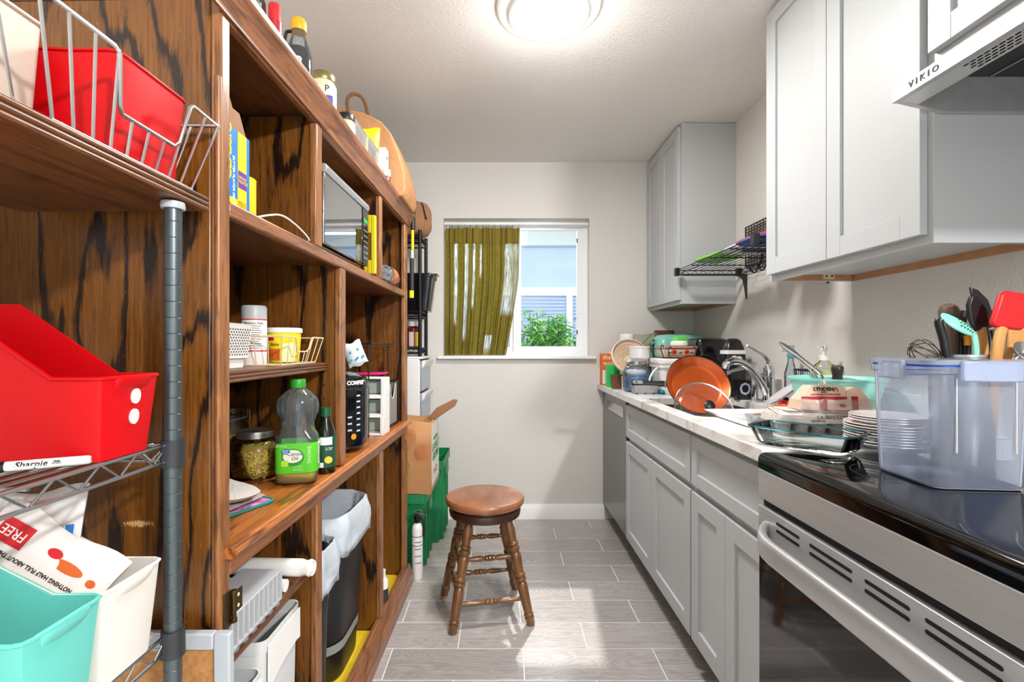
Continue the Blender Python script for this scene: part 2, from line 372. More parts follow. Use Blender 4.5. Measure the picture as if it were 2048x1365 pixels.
# ---------------------------------------------------------------- outside: neighbour house and shrub
HY = 7.0
m_siding = mat('house_siding', (196, 210, 222), .8, var=.04, vscale=2)
hs = thing('neighbour_house', 'pale blue-grey stucco house with white trim seen through the window', 'house', (0, HY, 0))
MB().box(-3, 0, -.3, 5, .2, 3.6).build('wall', m_siding, hs)
MB().box(-3, -.03, 2.60, 5, 0, 2.625).build('trim_strip', mat('house_trim_shade', (170, 180, 188), .7), hs)
gv = [(-3, 2.625), (5, 2.625), (5, 2.66), (.2, 2.98), (-3, 3.2)]
MB().prism(gv, 'y', -.02, .0).build('gable', mat('house_gable', (226, 229, 222), .8), hs)
ev = [(-.4, 3.06), (3.5, 2.42), (3.5, 2.68), (-.4, 3.32)]
MB().prism(ev, 'y', -.55, .0).build('eave', mat('house_eave', (236, 241, 246), .6), hs)
hw = MB(); hw.box(-.8, -.05, 1.90, 3, .02, 2.02).box(.93, -.05, .62, 1.02, .02, 1.90).box(-.8, -.05, .5, 3, .02, .62)
hwf = hw.build('window_frame', m_vinyl, hs)
MB().box(-.8, -.01, .6, 3, -.005, 1.92).build('pane', mat('house_pane', (170, 186, 214), .08, spec=.6), hs)
slat = None
for k in range(26):
    for (a, b) in ((-.8, .92), (1.03, 3)):
        MB().box(a, -.024, .64+k*.05, b, -.014, .672+k*.05).build('blind_slat', mat('house_blind', (186, 196, 224), .6), hwf)
sh = thing('shrub', 'leafy green shrub with narrow leaves outside the window', 'shrub', (.46, 5.0, 0))
st = MB(); lf = MB(); lr = random.Random(3)
for k in range(26):
    a = lr.uniform(0, 6.28); rr = lr.uniform(.02, .30); hh = 1.52-rr*.5*lr.random()-.25*lr.random()**2
    top = Vector((rr*cos(a)*1.25, rr*sin(a)*.7, hh)); base = Vector((.05*cos(a), .05*sin(a), 0))
    st.tube(smooth_path([base, base.lerp(top, .5)+Vector((0, 0, .15)), top], 4), .004, 5)
    for q in range(80):
        t = lr.uniform(.62, 1); c = base.lerp(top, t)+Vector((lr.gauss(0, .055), lr.gauss(0, .055), lr.gauss(0, .03)))
        d = Vector((lr.gauss(0, 1), lr.gauss(0, 1), lr.uniform(-.9, .5))).normalized(); L = lr.uniform(.06, .12); w = Vector((0, 0, 1)).cross(d).normalized()*L*.14
        dr = Vector((0, 0, -.25*L)); lf.mi = lr.randrange(3)
        lf.add([c, c+d*L*.5+w, c+d*L+dr, c+d*L*.5-w], [(0, 1, 2, 3)])
def leafm(n, c):
    N = NT(n); N.b.inputs['Base Color'].default_value = lin(c); N.b.inputs['Roughness'].default_value = .5
    N.l(N.n('MixShader', _0=.4, _1=N.b.outputs[0], _2=N.n('BsdfTranslucent', Color=lin(c)).outputs[0]).outputs[0], N.out.inputs[0]); return N.m
st.build('stem', mat('stem', (90, 100, 60), .7), sh)
lf.build('foliage', [leafm('leaf_a', (120, 196, 80)), leafm('leaf_b', (170, 222, 96)), leafm('leaf_c', (66, 146, 84))], sh, kind='stuff')
struct(MB().box(-6, YB+.3, -.32, 8, 9, -.3).build('ground', mat('yard_ground', (150, 145, 130), .9)))
# ---------------------------------------------------------------- ceiling light
m_lit = mat('lit_diffuser', (255, 252, 246), .4, emis=7)
m_white = mat('white_enamel', (244, 243, 240), .35)
def ceiling_light(x, y, label):
    t = thing('ceiling_light', label, 'light', (x, y, ZC))
    MB().lathe([(.0, 0), (.19, 0), (.19, -.012), (.18, -.02), (.155, -.024), (.155, -.026), (0, -.026)], n=64).build('base_ring', m_white, t)
    MB().lathe([(.148, -.018), (.149, -.034), (.146, -.039), (.141, -.041), (.141, -.03)], n=64, caps=(False, False)).build('rim', m_white, t)
    MB().lathe([(.0, -.046), (.08, -.0445), (.1405, -.040), (.1405, -.03), (0, -.03)], n=64).build('diffuser', m_lit, t)
    MB().box(-.014, .105, -.0445, .014, .118, -.0415).build('label_plate', mat('lamp_plate', (190, 190, 184), .5), t)
    return t
ceiling_light(.173, 1.79, 'round white flush ceiling light with glowing disc above the stool')
area('ceiling_lamp_down', (.173, 1.79, ZC-.052), (0, 0, 0), .28, .28, 18, (1, .985, .965), True)
l = bpy.data.lights.new('ceiling_lamp_glow', 'POINT'); l.energy = 4.6; l.shadow_soft_size = .10; l.color = (1, .985, .965)
lo = bpy.data.objects.new('ceiling_lamp_glow', l); COL.objects.link(lo); lo.location = (.173, 1.79, ZC-.155)
# ---------------------------------------------------------------- oak hutch
ok_z = oak('oak_upright', 2, lo=(30, 15, 6), mid=(100, 58, 16), hi=(126, 78, 26), sc_=7)
ok_side = oak('oak_side_panel', 2, lo=(34, 18, 8), mid=(106, 62, 16), hi=(132, 82, 24), cath=5, sc_=9, scuff=(-.150, .862, .04, .009))
ok_y = oak('oak_lengthwise', 1, lo=(84, 48, 28), mid=(134, 84, 52), hi=(156, 102, 66), cath=4, sc_=9, fig=.5)
ok_yd = oak('oak_shelf_dark', 1, lo=(56, 30, 16), mid=(100, 60, 34), hi=(122, 76, 44), cath=4, sc_=7, fig=.5)
ok_st = oak('oak_stile', 2, lo=(88, 50, 26), mid=(136, 86, 48), hi=(160, 106, 62), cath=4, sc_=14, fig=.45)
ok_led = oak('oak_ledge', 1, lo=(96, 50, 18), mid=(172, 96, 36), hi=(194, 116, 50), cath=4.5, sc_=9, fig=.8, rough=.3)  # strong light on the ledge is put into this brighter oak
HX0, HY0, HT = -.4984, .863, -.0206
hutch = thing('hutch', 'tall open oak hutch with three rows of cubbies along left wall', 'cabinet', (HX0, HY0, 0), HT)
def Hw(x, y, z):  # hutch-local to world
    c, s = cos(HT), sin(HT); return (HX0+c*x-s*y, HY0+s*x+c*y, z)
L, D = 1.545, .42
def hp(name, m, mb, bev=.003, **k): return mb.build(name, m, hutch, bev=bev, **k)
hp('side_panel', ok_side, MB().box(-D, 0, 0, -.02, .02, 1.80))
hp('side_panel', ok_z, MB().box(-D, L-.02, 0, -.02, L, 1.80))
hp('back_panel', ok_z, MB().box(-D, .02, .02, -D+.01, L-.02, 1.80), 0)
# face frame: stiles and rails with eased edges
for y0, y1, z0, z1, nm in ((0, .028, .085, 1.80, 'stile'), (L-.055, L, .085, 1.80, 'stile'), (.421, .462, 1.446, 1.772, 'stile'), (1.045, 1.08, 1.446, 1.772, 'stile'),
                       (.605, .650, .815, 1.417, 'stile'), (.428, .462, .10, .757, 'stile'), (1.055, 1.095, .10, .757, 'stile')):
    hp(nm, ok_st, MB().box(-.02, y0, z0, 0, y1, z1), .004)
for z0, z1, x1 in ((1.772, 1.80, 0), (1.417, 1.446, 0), (.757, .80, 0), (.06, .10, 0)):
    hp('rail', ok_y, MB().box(-.02, .028, z0, x1, L-.055, z1), .004)
hp('corner_bead', ok_st, MB().tube([(-.006, .001, .1), (-.006, .001, 1.66)], .006, 10), 0)
# dividers: ply panel between the rows
for y0, y1, z0, z1 in ((.425, .458, 1.446, 1.79), (1.048, 1.077, 1.446, 1.79), (.61, .646, .812, 1.425), (.432, .458, .05, .79), (1.06, 1.09, .05, .79)):
    hp('divider', ok_z, MB().box(-D+.01, y0, z0, -.02, y1, z1), 0)
hp('row_shelf', ok_yd, MB().box(-D+.01, .02, 1.425, -.018, L-.02, 1.446), 0)
hp('ledge_board', ok_led, MB().box(-D+.01, .02, .79, 0, L-.02, .812), 0)
hp('floor_board', ok_yd, MB().box(-D+.01, .02, .03, -.02, L-.02, .05), 0)
hp('top_board', ok_yd, MB().box(-D, 0, 1.80, .01, L, 1.822), .002)
cr = [(0, 1.775), (.006, 1.775), (.008, 1.788), (.014, 1.794), (.016, 1.806), (.028, 1.818), (.031, 1.824), (.031, 1.836), (.024, 1.840), (0, 1.840)]
hp('crown_molding', ok_y, MB().prism([(p[0], p[1]) for p in cr], 'y', -.03, L+.03), .001)
MBs = [(0, .795), (.014, .795), (.021, .800), (.0235, .807), (.019, .8135), (.013, .8125), (.0105, .8155), (.006, .8165), (.0035, .8125), (0, .8125)]
hp('ledge_molding', ok_led, MB().prism(MBs, 'y', .01, L-.005), 0)
bm_ = [(0, 0), (.026, 0), (.026, .045), (.022, .05), (.022, .06), (.014, .068), (.012, .082), (.006, .088), (.004, .094), (0, .094)]
hp('base_molding', ok_y, MB().prism(bm_, 'y', -.004, L+.02), 0)
hp('base_molding', ok_y, MB().prism([(-.02+.02, 0)]*0+[(-.004, 0), (-.004, .06), (.0, .085), (.004, .085), (.004, 0)], 'x', -D, .0), 0)
def beaded(x0, x1, y0, y1, zt, t=.025, ax='y', n=3):
    """board with a triple bead on its front (x1) edge"""
    pr = [(x0, zt), (x0, zt-t)]; r = t/n/2
    for k in range(n):
        zc = zt-t+r+2*r*k
        for a in range(-80, 81, 20): pr.append((x1+r*.85*cos(R(a)), zc+r*.95*sin(R(a))))
    return MB().prism(pr, 'y', y0, y1)
hp('shelf', ok_yd, beaded(-D+.012, -.045, .022, .608, 1.13), 0)
hp('shelf', ok_yd, beaded(-D+.012, -.028, .022, .43, .585), 0)
hp('yellow_liner', mat('yellow_sheet', (236, 200, 36), .6, var=.12, vscale=14), MB().box(-D+.012, .46, .05, -.026, 1.055, .0515).box(-D+.012, 1.092, .05, -.026, L-.022, .0515), 0)
m_pencil = mat('pencil', (96, 92, 60), .8)
text('Trash', .062, m_pencil, hutch, (-.075, .68, .0522), (.86, .5, 0), (-.5, .86, 0), ext=.0002, bold=-.0012)
pins = MB()
for y, zs in ((.609, (1.02, 1.06, 1.10, 1.2, 1.24, 1.28)), (1.488, (1.02, 1.06, 1.1, 1.14, 1.2, 1.24, 1.28))):
    for z in zs: pins.lathe([(0, 0), (.003, 0), (.003, -.0006), (0, -.0006)], n=8, M=Matrix.Translation((-.055, y, z)) @ Matrix.Rotation(R(90), 4, 'X'))
hp('shelf_pin_holes', mat('pin_hole', (16, 8, 4), .9), pins, 0)
# brass-toned hinge left on the near stile
hg = thing('hinge', None, None); hg.parent = hutch; hg.location = (.0, .0, .168)
m_br = mat('antique_brass', (92, 74, 46), .4, .9)
b = MB(); b.box(.0, .004, .50, .002, .026, .565); b.lathe([(0, .508), (.0045, .508), (.0045, .557), (0, .557)], c=(.005, .03, 0), n=12)
b.lathe([(0, .555), (.006, .555), (.006, .562), (0, .562)], c=(.005, .03, 0), n=12).lathe([(0, .503), (.006, .503), (.006, .51), (0, .51)], c=(.005, .03, 0), n=12)
b.box(-.001, .03, .513, .001, .066, .553)
b.build('hinge_leaf', m_br, hg, bev=.0006)
hs_ = MB()
for z in (.523, .543): hs_.lathe([(0, 0), (.0035, 0), (.0035, .0006), (0, .0006)], n=10, M=Matrix.Translation((.001, .052, z)) @ Matrix.Rotation(R(90), 4, 'Y'))
hs_.build('screw_hole', mat('pale_hole', (230, 220, 170), .5), hg)
b = MB().box(-.012, L-.05, .70, .004, L-.042, .722); b.lathe([(0, .70), (.004, .70), (.004, .722), (0, .722)], c=(.006, L-.046, 0), n=10).build('catch', mat('steel', (190, 190, 190), .25, 1), hutch)
# ---------------------------------------------------------------- grey shaker kitchen
m_cab = mat('grey_cabinet_paint', (186, 189, 190), .42)
m_cabin = mat('cabinet_underside', (190, 193, 196), .5)
m_maple = mat('raw_maple', (186, 134, 92), .6, var=.1, vscale=20)
def shaker(par, X, y0, y1, z0, z1, name='door', w=.058, t=.019, rec=.009):
    f = MB(); f.box(X, y0, z0, X+t, y0+w, z1).box(X, y1-w, z0, X+t, y1, z1).box(X, y0+w, z0, X+t, y1-w, z0+w).box(X, y0+w, z1-w, X+t, y1-w, z1)
    d = f.build(name, m_cab, par, bev=.0012, smooth=0)
    MB().box(X+rec, y0+w-.002, z0+w-.002, X+t-.003, y1-w+.002, z1-w+.002).build('panel', m_cab, d, smooth=0)
    return d
def base_cab(label, y0, y1):
    t = thing('base_cabinet', label, 'cabinet')
    MB().box(.704, y0, .11, 1.30, y0+.016, .884).box(.704, y1-.016, .11, 1.30, y1, .884).box(.704, y0+.016, .11, 1.30, y1-.016, .126).box(1.285, y0+.016, .126, 1.30, y1-.016, .884).box(.704, y0+.016, .84, .722, y1-.016, .884).box(.704, y0+.016, .64, .722, y1-.016, .70).box(.704, (y0+y1)/2-.03, .126, .722, (y0+y1)/2+.03, .64).build('carcass', m_cab, t, smooth=0)
    MB().box(.765, y0, 0, 1.30, y1, .11).build('toe_kick', mat('toe_kick_dark', (70, 66, 62), .7), t, smooth=0)
    shaker(t, .685, y0+.006, y1-.006, .682, .856, 'drawer_front', w=.045)
    ym = (y0+y1)/2
    shaker(t, .685, y0+.006, ym-.0015, .123, .656); shaker(t, .685, ym+.0015, y1-.006, .123, .656); return t
base_cab('grey shaker sink base cabinet between the dishwasher and narrower cabinet', 1.759, 2.676)
base_cab('narrower grey shaker base cabinet beside the steel range', 1.219, 1.757)
dw = thing('dishwasher', 'grey steel dishwasher with pocket handle against back wall', 'dishwasher')
m_dw = mat('dark_stainless', (128, 128, 126), .28, .85, var=.06, vscale=30, stretch=(1, 1, .05))
MB().box(.72, 2.69, .1, 1.30, 3.29, .875).build('tub', mat('dw_tub', (50, 50, 50), .6), dw)
m = MB(); m.box(.69, 2.692, .12, .72, 3.298, .765).box(.69, 2.692, .83, .72, 3.298, .872).box(.69, 2.692, .765, .72, 2.76, .83).box(.69, 3.225, .765, .72, 3.298, .83)
m.build('door', m_dw, dw, smooth=0)
MB().grid(1, 6, lambda a, b: (.718-.022*(1-b)**2, 2.76+a*.465, .765+.05*b)).build('pocket_handle', mat('pocket_bright', (225, 225, 223), .25, .7), dw)
MB().box(.7, 2.676, .11, .72, 2.69, .875).build('filler', mat('gap_black', (18, 18, 18), .8), dw)
MB().box(.77, 2.69, 0, .80, 3.29, .1).build('toe_kick', MATS['toe_kick_dark'], dw)
# countertop with sink cut-out
def quartz():
    N = NT('white_quartz'); tc = N.n('TexCoord').outputs['Object']
    n = N.n('TexNoise', Vector=tc, Scale=2.2, Detail=5, Distortion=1.2).outputs[0]
    v = N.n('Math', {'operation': 'ABSOLUTE'}, _0=N.n('Math', {'operation': 'SUBTRACT'}, _0=n, _1=.5).outputs[0]).outputs[0]
    N.l(N.ramp(v, [(0, (206, 198, 192)), (.03, (236, 232, 230)), (.3, (242, 240, 240))]), N.b.inputs['Base Color']); N.b.inputs['Roughness'].default_value = .22; return N.m
m_q = quartz()
ct = thing('countertop', 'white quartz countertop with undermount sink cut-out along the right wall', 'countertop')
hc = (.936, 2.10); hx_, hy_ = .214, .32
def ring(z, big):
    if big:
        a = rrect(.3305, 1.045, z, .0004, 4, (.9835, 2.2625, 0))
        return a
    return rrect(hx_, hy_, z, .05, 4, (hc[0], hc[1], 0))
MB().loft([ring(.885, 1), ring(.919, 1), ring(.919, 0), ring(.885, 0)], False, True).build('slab', m_q, ct, bev=.002, smooth=30)
MB().box(.655, 3.288, .919, 1.314, 3.307, 1.025).box(1.295, 1.22, .919, 1.3135, 3.288, 1.025).build('backsplash', m_q, ct, bev=.002, smooth=0)
sk = tag(MB().tub([(hx_-.02, hy_-.02, .70), (hx_+.004, hy_+.004, .72), (hx_+.008, hy_+.008, .884)], .004, (hc[0], hc[1], 0), .05).build('sink', mat('brushed_steel', (170, 168, 165), .3, 1)), 'stainless undermount sink basin below the orange pan', 'sink')
# upper cabinets
def upper(label, y0, y1, z0, nd, doors, far=True):
    t = thing('wall_cabinet', label, 'cabinet')
    c = MB(); c.box(1.009, y0, z0, 1.03, y1, ZC-.003).box(1.03, y0, z0, 1.3135, y0+.016, ZC-.003).box(1.03, y1-.016, z0, 1.3135, y1, ZC-.003).box(1.03, y0+.016, z0+.022, 1.3135, y1-.016, z0+.035).box(1.03, y0+.016, ZC-.02, 1.3135, y1-.016, ZC-.003)
    c.build('carcass', m_cab, t, bev=.0008, smooth=0)
    MB().box(1.305, y0+.017, z0, 1.3135, y1-.017, z0+.0215).box(1.03, y1-.024, z0+.0005, 1.30, y1-.0165, z0+.0215).build('mounting_rail', m_maple, t, smooth=0)
    for a, b in doors: shaker(t, .989, a, b, z0+.022, ZC-.022)
    return t
u1 = upper('far grey shaker wall cabinet in the corner next to the window', 2.717, 3.304, 1.415, 2, ((2.724, 3.014), (3.017, 3.30)))
u2 = upper('near grey shaker wall cabinet left of the range hood', 1.133, 1.822, 1.421, 2, ((1.147, 1.4765), (1.4795, 1.812)))
MB().box(1.009, 1.1322, 1.423, 1.034, 1.134, ZC-.004).build('face_frame_edge', m_cab, u2, smooth=0)
bk = MB().box(1.19, 1.79, 1.427, 1.23, 1.801, 1.446); bk.build('bracket', mat('cream_bracket', (214, 200, 170), .5), u2)
sc2 = MB()
for x in (1.2, 1.22): sc2.lathe([(0, 0), (.004, 0), (.003, -.002), (0, -.002)], n=10, M=Matrix.Translation((x, 1.79, 1.437)) @ Matrix.Rotation(R(-90), 4, 'X'))
sc2.build('screw', mat('screw_brown', (90, 70, 50), .4, .7), u2)
u3 = upper('short grey wall cabinet above the range hood', .372, 1.131, 1.836, 2, ((.378, .75), (.753, 1.126)))
# ---------------------------------------------------------------- range hood
m_ss = mat('stainless', (196, 197, 198), .36, .6, var=.05, vscale=60, stretch=(1, .03, 1))
m_ssl = mat('stainless_light', (186, 187, 188), .38, .5, var=.06, vscale=30)
m_dk = mat('hood_filter', (66, 66, 66), .45, .6)
hood = thing('range_hood', 'slim stainless under-cabinet range hood with dark underside', 'range hood')
h0, h1 = .374, 1.13
MB().prism([(.909, 1.744), (.909, 1.776), (1.03, 1.833), (1.31, 1.833), (1.31, 1.815), (1.035, 1.815), (.922, 1.768), (.922, 1.744)], 'y', h0, h1).build('shell', m_ssl, hood, bev=.001, smooth=0)
for y in (h0+.0004, h1-.0124):
    MB().prism([(.9225, 1.7442), (.9225, 1.767), (1.034, 1.8148), (1.31, 1.8148), (1.31, 1.72), (1.024, 1.72)], 'y', y, y+.012).build('side_plate', m_ssl, hood, smooth=0)
MB().prism([(.922, 1.744), (.96, 1.7365), (.96, 1.742), (.922, 1.7495)], 'y', h0+.012, h1-.012).build('front_strip', m_ss, hood, smooth=0)
sl = MB()
for r in range(4):
    for k in range(26):
        x = .928+r*.0075; z = 1.744-(x-.922)*.197-.0004; y = h1-.16-k*.014-(r % 2)*.007
        sl.box(x, y-.005, z-.0008, x+.003, y+.005, z+.0004)
sl.build('perforations', mat('slot_black', (8, 8, 8), .8), hood, kind='stuff', smooth=0)
MB().prism([(.96, 1.768), (1.05, 1.80), (1.30, 1.80), (1.30, 1.806), (1.048, 1.806), (.96, 1.774)], 'y', h0+.013, h1-.013).build('filter_panel', m_dk, hood, smooth=0)
MB().box(1.29, h0+.013, 1.72, 1.309, h1-.013, 1.80).build('back_plate', m_dk, hood, smooth=0)
MB().tube([(1.12, h0+.02, 1.797), (1.12, h1-.02, 1.797)], .0015, 6).build('seam', m_ss, hood)
for y in (1.0, .93, .80, .66):
    MB().lathe([(0, 0), (.006, 0), (.006, -.004), (.003, -.007), (0, -.007)], c=(1.11, y, 1.800), n=12).build('wing_screw', m_ss, hood)
text('V I K I O', .0185, mat('hood_ink', (30, 30, 32), .6), hood, (.9084, 1.045, 1.7605), (0, -1, 0), (0, 0, 1), bold=.0005, wx=1.1)
# ---------------------------------------------------------------- range
rg = thing('range', 'stainless slide-in electric range with black glass cooktop', 'stove')
r0, r1, rx = .455, 1.2135, .642
m_bg = mat('black_glass', (9, 9, 11), .06, spec=.6)
MB().box(rx+.03, r0, .03, 1.29, r1, .895).build('body', mat('range_body', (40, 40, 42), .5, .4), rg, smooth=0)
pr = [(1.292, .895), (1.292, .914), (.70, .914)]+[(.66+.0-.018*sin(R(a)), .896+.018*cos(R(a))) for a in (0, 25, 50, 75, 90)]+[(rx, .876), (.70, .876), (.70, .895)]
MB().prism(pr, 'y', r0, r1).build('cooktop', m_bg, rg, smooth=40)
MB().box(1.20, r0, .914, 1.29, r1, .935).build('back_vent', m_bg, rg, bev=.004)
MB().box(rx, r0, .803, rx+.04, r1, .8755).build('front_panel', m_ss, rg, bev=.003)
MB().box(rx+.012, r0+.004, .786, rx+.04, r1-.004, .803).build('gap', MATS['gap_black'], rg)
dr = MB(); dr.box(rx, r0, .668, rx+.03, r1, .785).box(rx, r0, .20, rx+.03, r0+.03, .668).box(rx, r0, .19, rx+.03, r1, .24)
dd = dr.build('oven_door', m_ss, rg, bev=.002)
MB().box(rx+.002, r0+.03, .24, rx+.03, r1-.002, .668).build('oven_window', m_bg, dd)
slots = [(1.045, 1.133), (.888, 1.011), (.762, .857), (.62, .735), (.505, .59)]
for a, b in slots:
    for z in (.765, .748):
        M_ = MB(); M_.loft([[Vector((rx-.0006, p.x, p.y)) for p in rrect((b-a)/2, .0035, 0, .0034, 3, ((a+b)/2, z, 0))], [Vector((rx+.004, p.x, p.y)) for p in rrect((b-a)/2, .0035, 0, .0034, 3, ((a+b)/2, z, 0))]]).build('vent_slot', MATS['slot_black'], dd)
ha = MB(); pts = []
for k in range(25):
    t = k/24; y = r1-.03-(r1-r0-.06)*t; e = min(t, 1-t)/.16; x = rx+.004-.052*(1-(1-min(e, 1))**2.2)
    pts.append((x, y, .722+.006*(1-min(e, 1))))
rings = []
for i, p in enumerate(pts):
    rings.append([Vector((p[0]+q.x, p[1], p[2]+q.y)) for q in rrect(.011, .026, 0, .0105, 4)])
ha.loft(rings).build('handle', m_ss, dd, smooth=60)
MB().box(rx+.002, r0, .05, rx+.03, r1, .18).build('drawer', m_ss, rg, bev=.002)
# burner rings printed on the glass
br = MB()
for x, y, r_ in ((.84, 1.0, .10), (.84, .66, .075), (1.07, 1.02, .075), (1.07, .66, .09)):
    br.lathe([(r_-.0012, .9143), (r_, .9143)], c=(x, y, 0), n=48, caps=(False, False))
br.build('burner_rings', mat('burner_print', (60, 60, 66), .3), rg)
# ---------------------------------------------------------------- stool
m_seat = mat('stool_seat_wood', (146, 92, 60), .38, var=.38, vscale=13, stretch=(1, .35, 1), coat=.15)
m_leg = mat('stool_leg_wood', (112, 72, 34), .32, var=.3, vscale=14, coat=.4)
m_legd = mat('stool_dark_ring', (58, 32, 20), .35, coat=.3)
sx, sy = -.074, 2.17
stool = thing('stool', 'round wooden swivel stool with turned legs standing on the tiled floor', 'stool', (sx, sy, 0))
MB().lathe([(0, .513), (.16, .513), (.170, .510), (.175, .502), (.175, .49), (.170, .48), (.155, .475), (0, .475)], n=56).build('seat', m_seat, stool)
MB().lathe([(0, .475), (.148, .475), (.15, .468), (.158, .464), (.160, .45), (.156, .432), (.145, .427), (0, .427)], n=56).build('swivel_ring', m_legd, stool)
legs = [(-.201, 1.987), (.125, 2.051), (.066, 2.355), (-.272, 2.298)]
LV = []
def turned(p0, p1, prof):
    p0 = Vector(p0); p1 = Vector(p1); d = p1-p0; q = Vector((0, 0, 1)).rotation_difference(d.normalized()).to_matrix().to_4x4()
    return MB().lathe([(r, t*d.length) for r, t in prof], n=16, M=Matrix.Translation(p0) @ q)
LP = [(.0, 0), (.015, 0), (.018, .01), (.018, .05), (.0205, .06), (.0205, .075), (.017, .08), (.0205, .09), (.0205, .105), (.017, .115), (.019, .14), (.022, .34), (.021, .38), (.017, .40), (.023, .415), (.023, .435), (.018, .445), (.023, .455), (.023, .475), (.018, .485), (.0185, .5),
      (.023, .62), (.023, .66), (.018, .68), (.0235, .70), (.0235, .725), (.018, .735), (.0235, .75), (.0235, .765), (.018, .78), (.019, .80), (.022, .90), (.016, .98), (.015, 1), (0, 1)]
for lx, ly in legs:
    p0 = Vector((lx-sx, ly-sy, 0)); p1 = Vector(((lx-sx)*.50, (ly-sy)*.50, .43)); LV.append((p0, p1))
    turned(p0, p1, LP).build('leg', m_leg, stool)
SP = [(0, 0), (.007, 0), (.009, .1), (.013, .32), (.008, .40), (.0125, .42), (.0125, .45), (.009, .46), (.0135, .48), (.0135, .52), (.009, .54), (.0125, .55), (.0125, .58), (.008, .6), (.013, .68), (.009, .9), (.007, 1), (0, 1)]
for (i, j), zs in (((0, 1), (.105, .275)), ((2, 3), (.105, .285)), ((1, 2), (.145, .24)), ((3, 0), (.145, .24))):
    for z in zs:
        a = LV[i][0].lerp(LV[i][1], z/.43); b_ = LV[j][0].lerp(LV[j][1], z/.43)
        turned(a, b_, SP).build('stretcher', m_leg, stool)
# ---------------------------------------------------------------- wire rack with loose board, bins, basket (near left)
m_chrome = mat('chrome_wire', (186, 188, 190), .28, 1)
m_post = mat('grey_post', (92, 100, 102), .35, .7)
m_collar = mat('dark_collar', (44, 46, 50), .45)
rack = thing('wire_rack', 'chrome wire shelving rack with grooved grey post beside the hutch', 'shelf')
PX, PXb, PY, PYn = -.525, -.86, .775, -.14
def post(x, y):
    p = [(0, .0), (.0127, 0)]; z = .03
    while z < 1.395: p += [(.0127, z), (.0121, z+.0008), (.0127, z+.0016)]; z += .0254
    p += [(.0127, 1.398), (0, 1.398)]
    o = MB().lathe(p, c=(x, y, 0), n=20).build('post', m_post, rack, smooth=24)
    MB().lathe([(0, 1.398), (.0165, 1.398), (.0175, 1.402), (.0165, 1.409), (0, 1.411)], c=(x, y, 0), n=20).build('post_cap', mat('grey_cap', (176, 180, 186), .4), o)
for x, y in ((PX, PY), (PXb, PY), (PX, PYn), (PXb, PYn)): post(x, y)
def wire_shelf(par, x0, x1, y0, y1, z, m, gap=.026, r=.0026, pitch=.025, nzig=14, xwires=True):
    fr = MB()
    for zz in (z, z-gap):
        fr.tube([(x0, y0, zz), (x1, y0, zz), (x1, y1, zz), (x0, y1, zz)], r*1.15, 8, True)
    fr.build('shelf_frame', m, par)
    tr = MB()
    for (xa, ya, xb, yb, n) in ((x1, y0, x1, y1, nzig), (x0, y1, x1, y1, max(4, int(nzig*.45)))):
        pts = []
        for k in range(n*2+1):
            t = k/(n*2); pts.append((xa+(xb-xa)*t, ya+(yb-ya)*t, z-(gap if k % 2 else 0)))
        tr.tube(pts, r*.75, 6)
    tr.build('truss_wire', m, par)
    n = int((x1-x0)/pitch)
    for k in range(1, n): MB().tube([(x0+(x1-x0)*k/n, y0, z+.001), (x0+(x1-x0)*k/n, y1, z+.001)], r*.72, 6).build('deck_wire', m, par)
    for k in range(1, 4):
        y = y0+(y1-y0)*k/4; MB().tube([(x0, y, z-.004), (x1, y, z-.004)], r, 6).build('cross_wire', m, par)
for z in (1.022, .72, .3):
    wire_shelf(rack, PXb, PX-.008, PYn, PY, z, m_chrome)
    for x, y in ((PX, PY), (PXb, PY), (PX, PYn), (PXb, PYn)):
        MB().lathe([(.0128, z-.034), (.0175, z-.034), (.0165, z+.008), (.0128, z+.008)], c=(x, y, 0), n=20, caps=(False, False)).build('collar', m_collar, rack)
tag(beaded(-.83, -.509, -.02, .838, 1.437, .025).build('loose_board', ok_yd), 'stained wooden board with beaded edge lying on top of the wire rack', 'board')
def wire_basket(name, label, x0, x1, y0, y1, zb, zt, zd, ya, yb, m, r=.0016, ov=.022, n=9):
    """tray-like wire basket; rim flares out by ov; the aisle side dips to zd between ya and yb"""
    t = thing(name, label, 'basket', (0, 0, 0))
    X0, X1, Y0, Y1 = x0-ov, x1+ov, y0-ov*1.8, y1+ov*1.8
    dipx = x1+ov*(zd-zb)/(zt-zb)
    rim = [(X1, Y0, zt), (X1, ya-.014, zt), (X1, ya-.006, zt-.006), (dipx+.004, ya+.006, zd+.008), (dipx, ya+.014, zd), (dipx, yb-.014, zd), (dipx+.004, yb-.006, zd+.008), (X1, yb+.006, zt-.006), (X1, yb+.014, zt), (X1, Y1, zt), (X0, Y1, zt), (X0, Y0, zt)]
    MB().tube(rim, r*1.5, 8, True).build('rim_wire', m, t)
    MB().tube([(x1, y0, zb+r), (x1, y1, zb+r), (x0, y1, zb+r), (x0, y0, zb+r)], r*1.2, 8, True).build('base_wire', m, t)
    for k in range(n+1):
        y = y0+(y1-y0)*k/n; yt = Y0+(Y1-Y0)*k/n
        fl_ = ya < yt < yb; top = (dipx, (y+yt)/2, zd) if fl_ else (X1, yt, zt)
        MB().tube([(X0, yt, zt), (x0, y, zb+r), (x1-.02, y, zb+r), (x1, y, zb+r+.003), top], r, 6).build('upright_wire', m, t)
    for k in range(1, 6):
        x = x0+(x1-x0)*k/6; xt = X0+(X1-X0)*k/6
        MB().tube([(xt, Y0, zt), (x, y0, zb+r), (x, y1, zb+r), (xt, Y1, zt)], r, 6).build('end_wire', m, t)
    return t
wire_basket('wire_basket', 'silver wire basket with a dipped front standing on the loose board', -.76, -.515, .556, .806, 1.437, 1.563, 1.489, .632, .762, mat('silver_wire', (200, 202, 204), .3, 1), .0021)
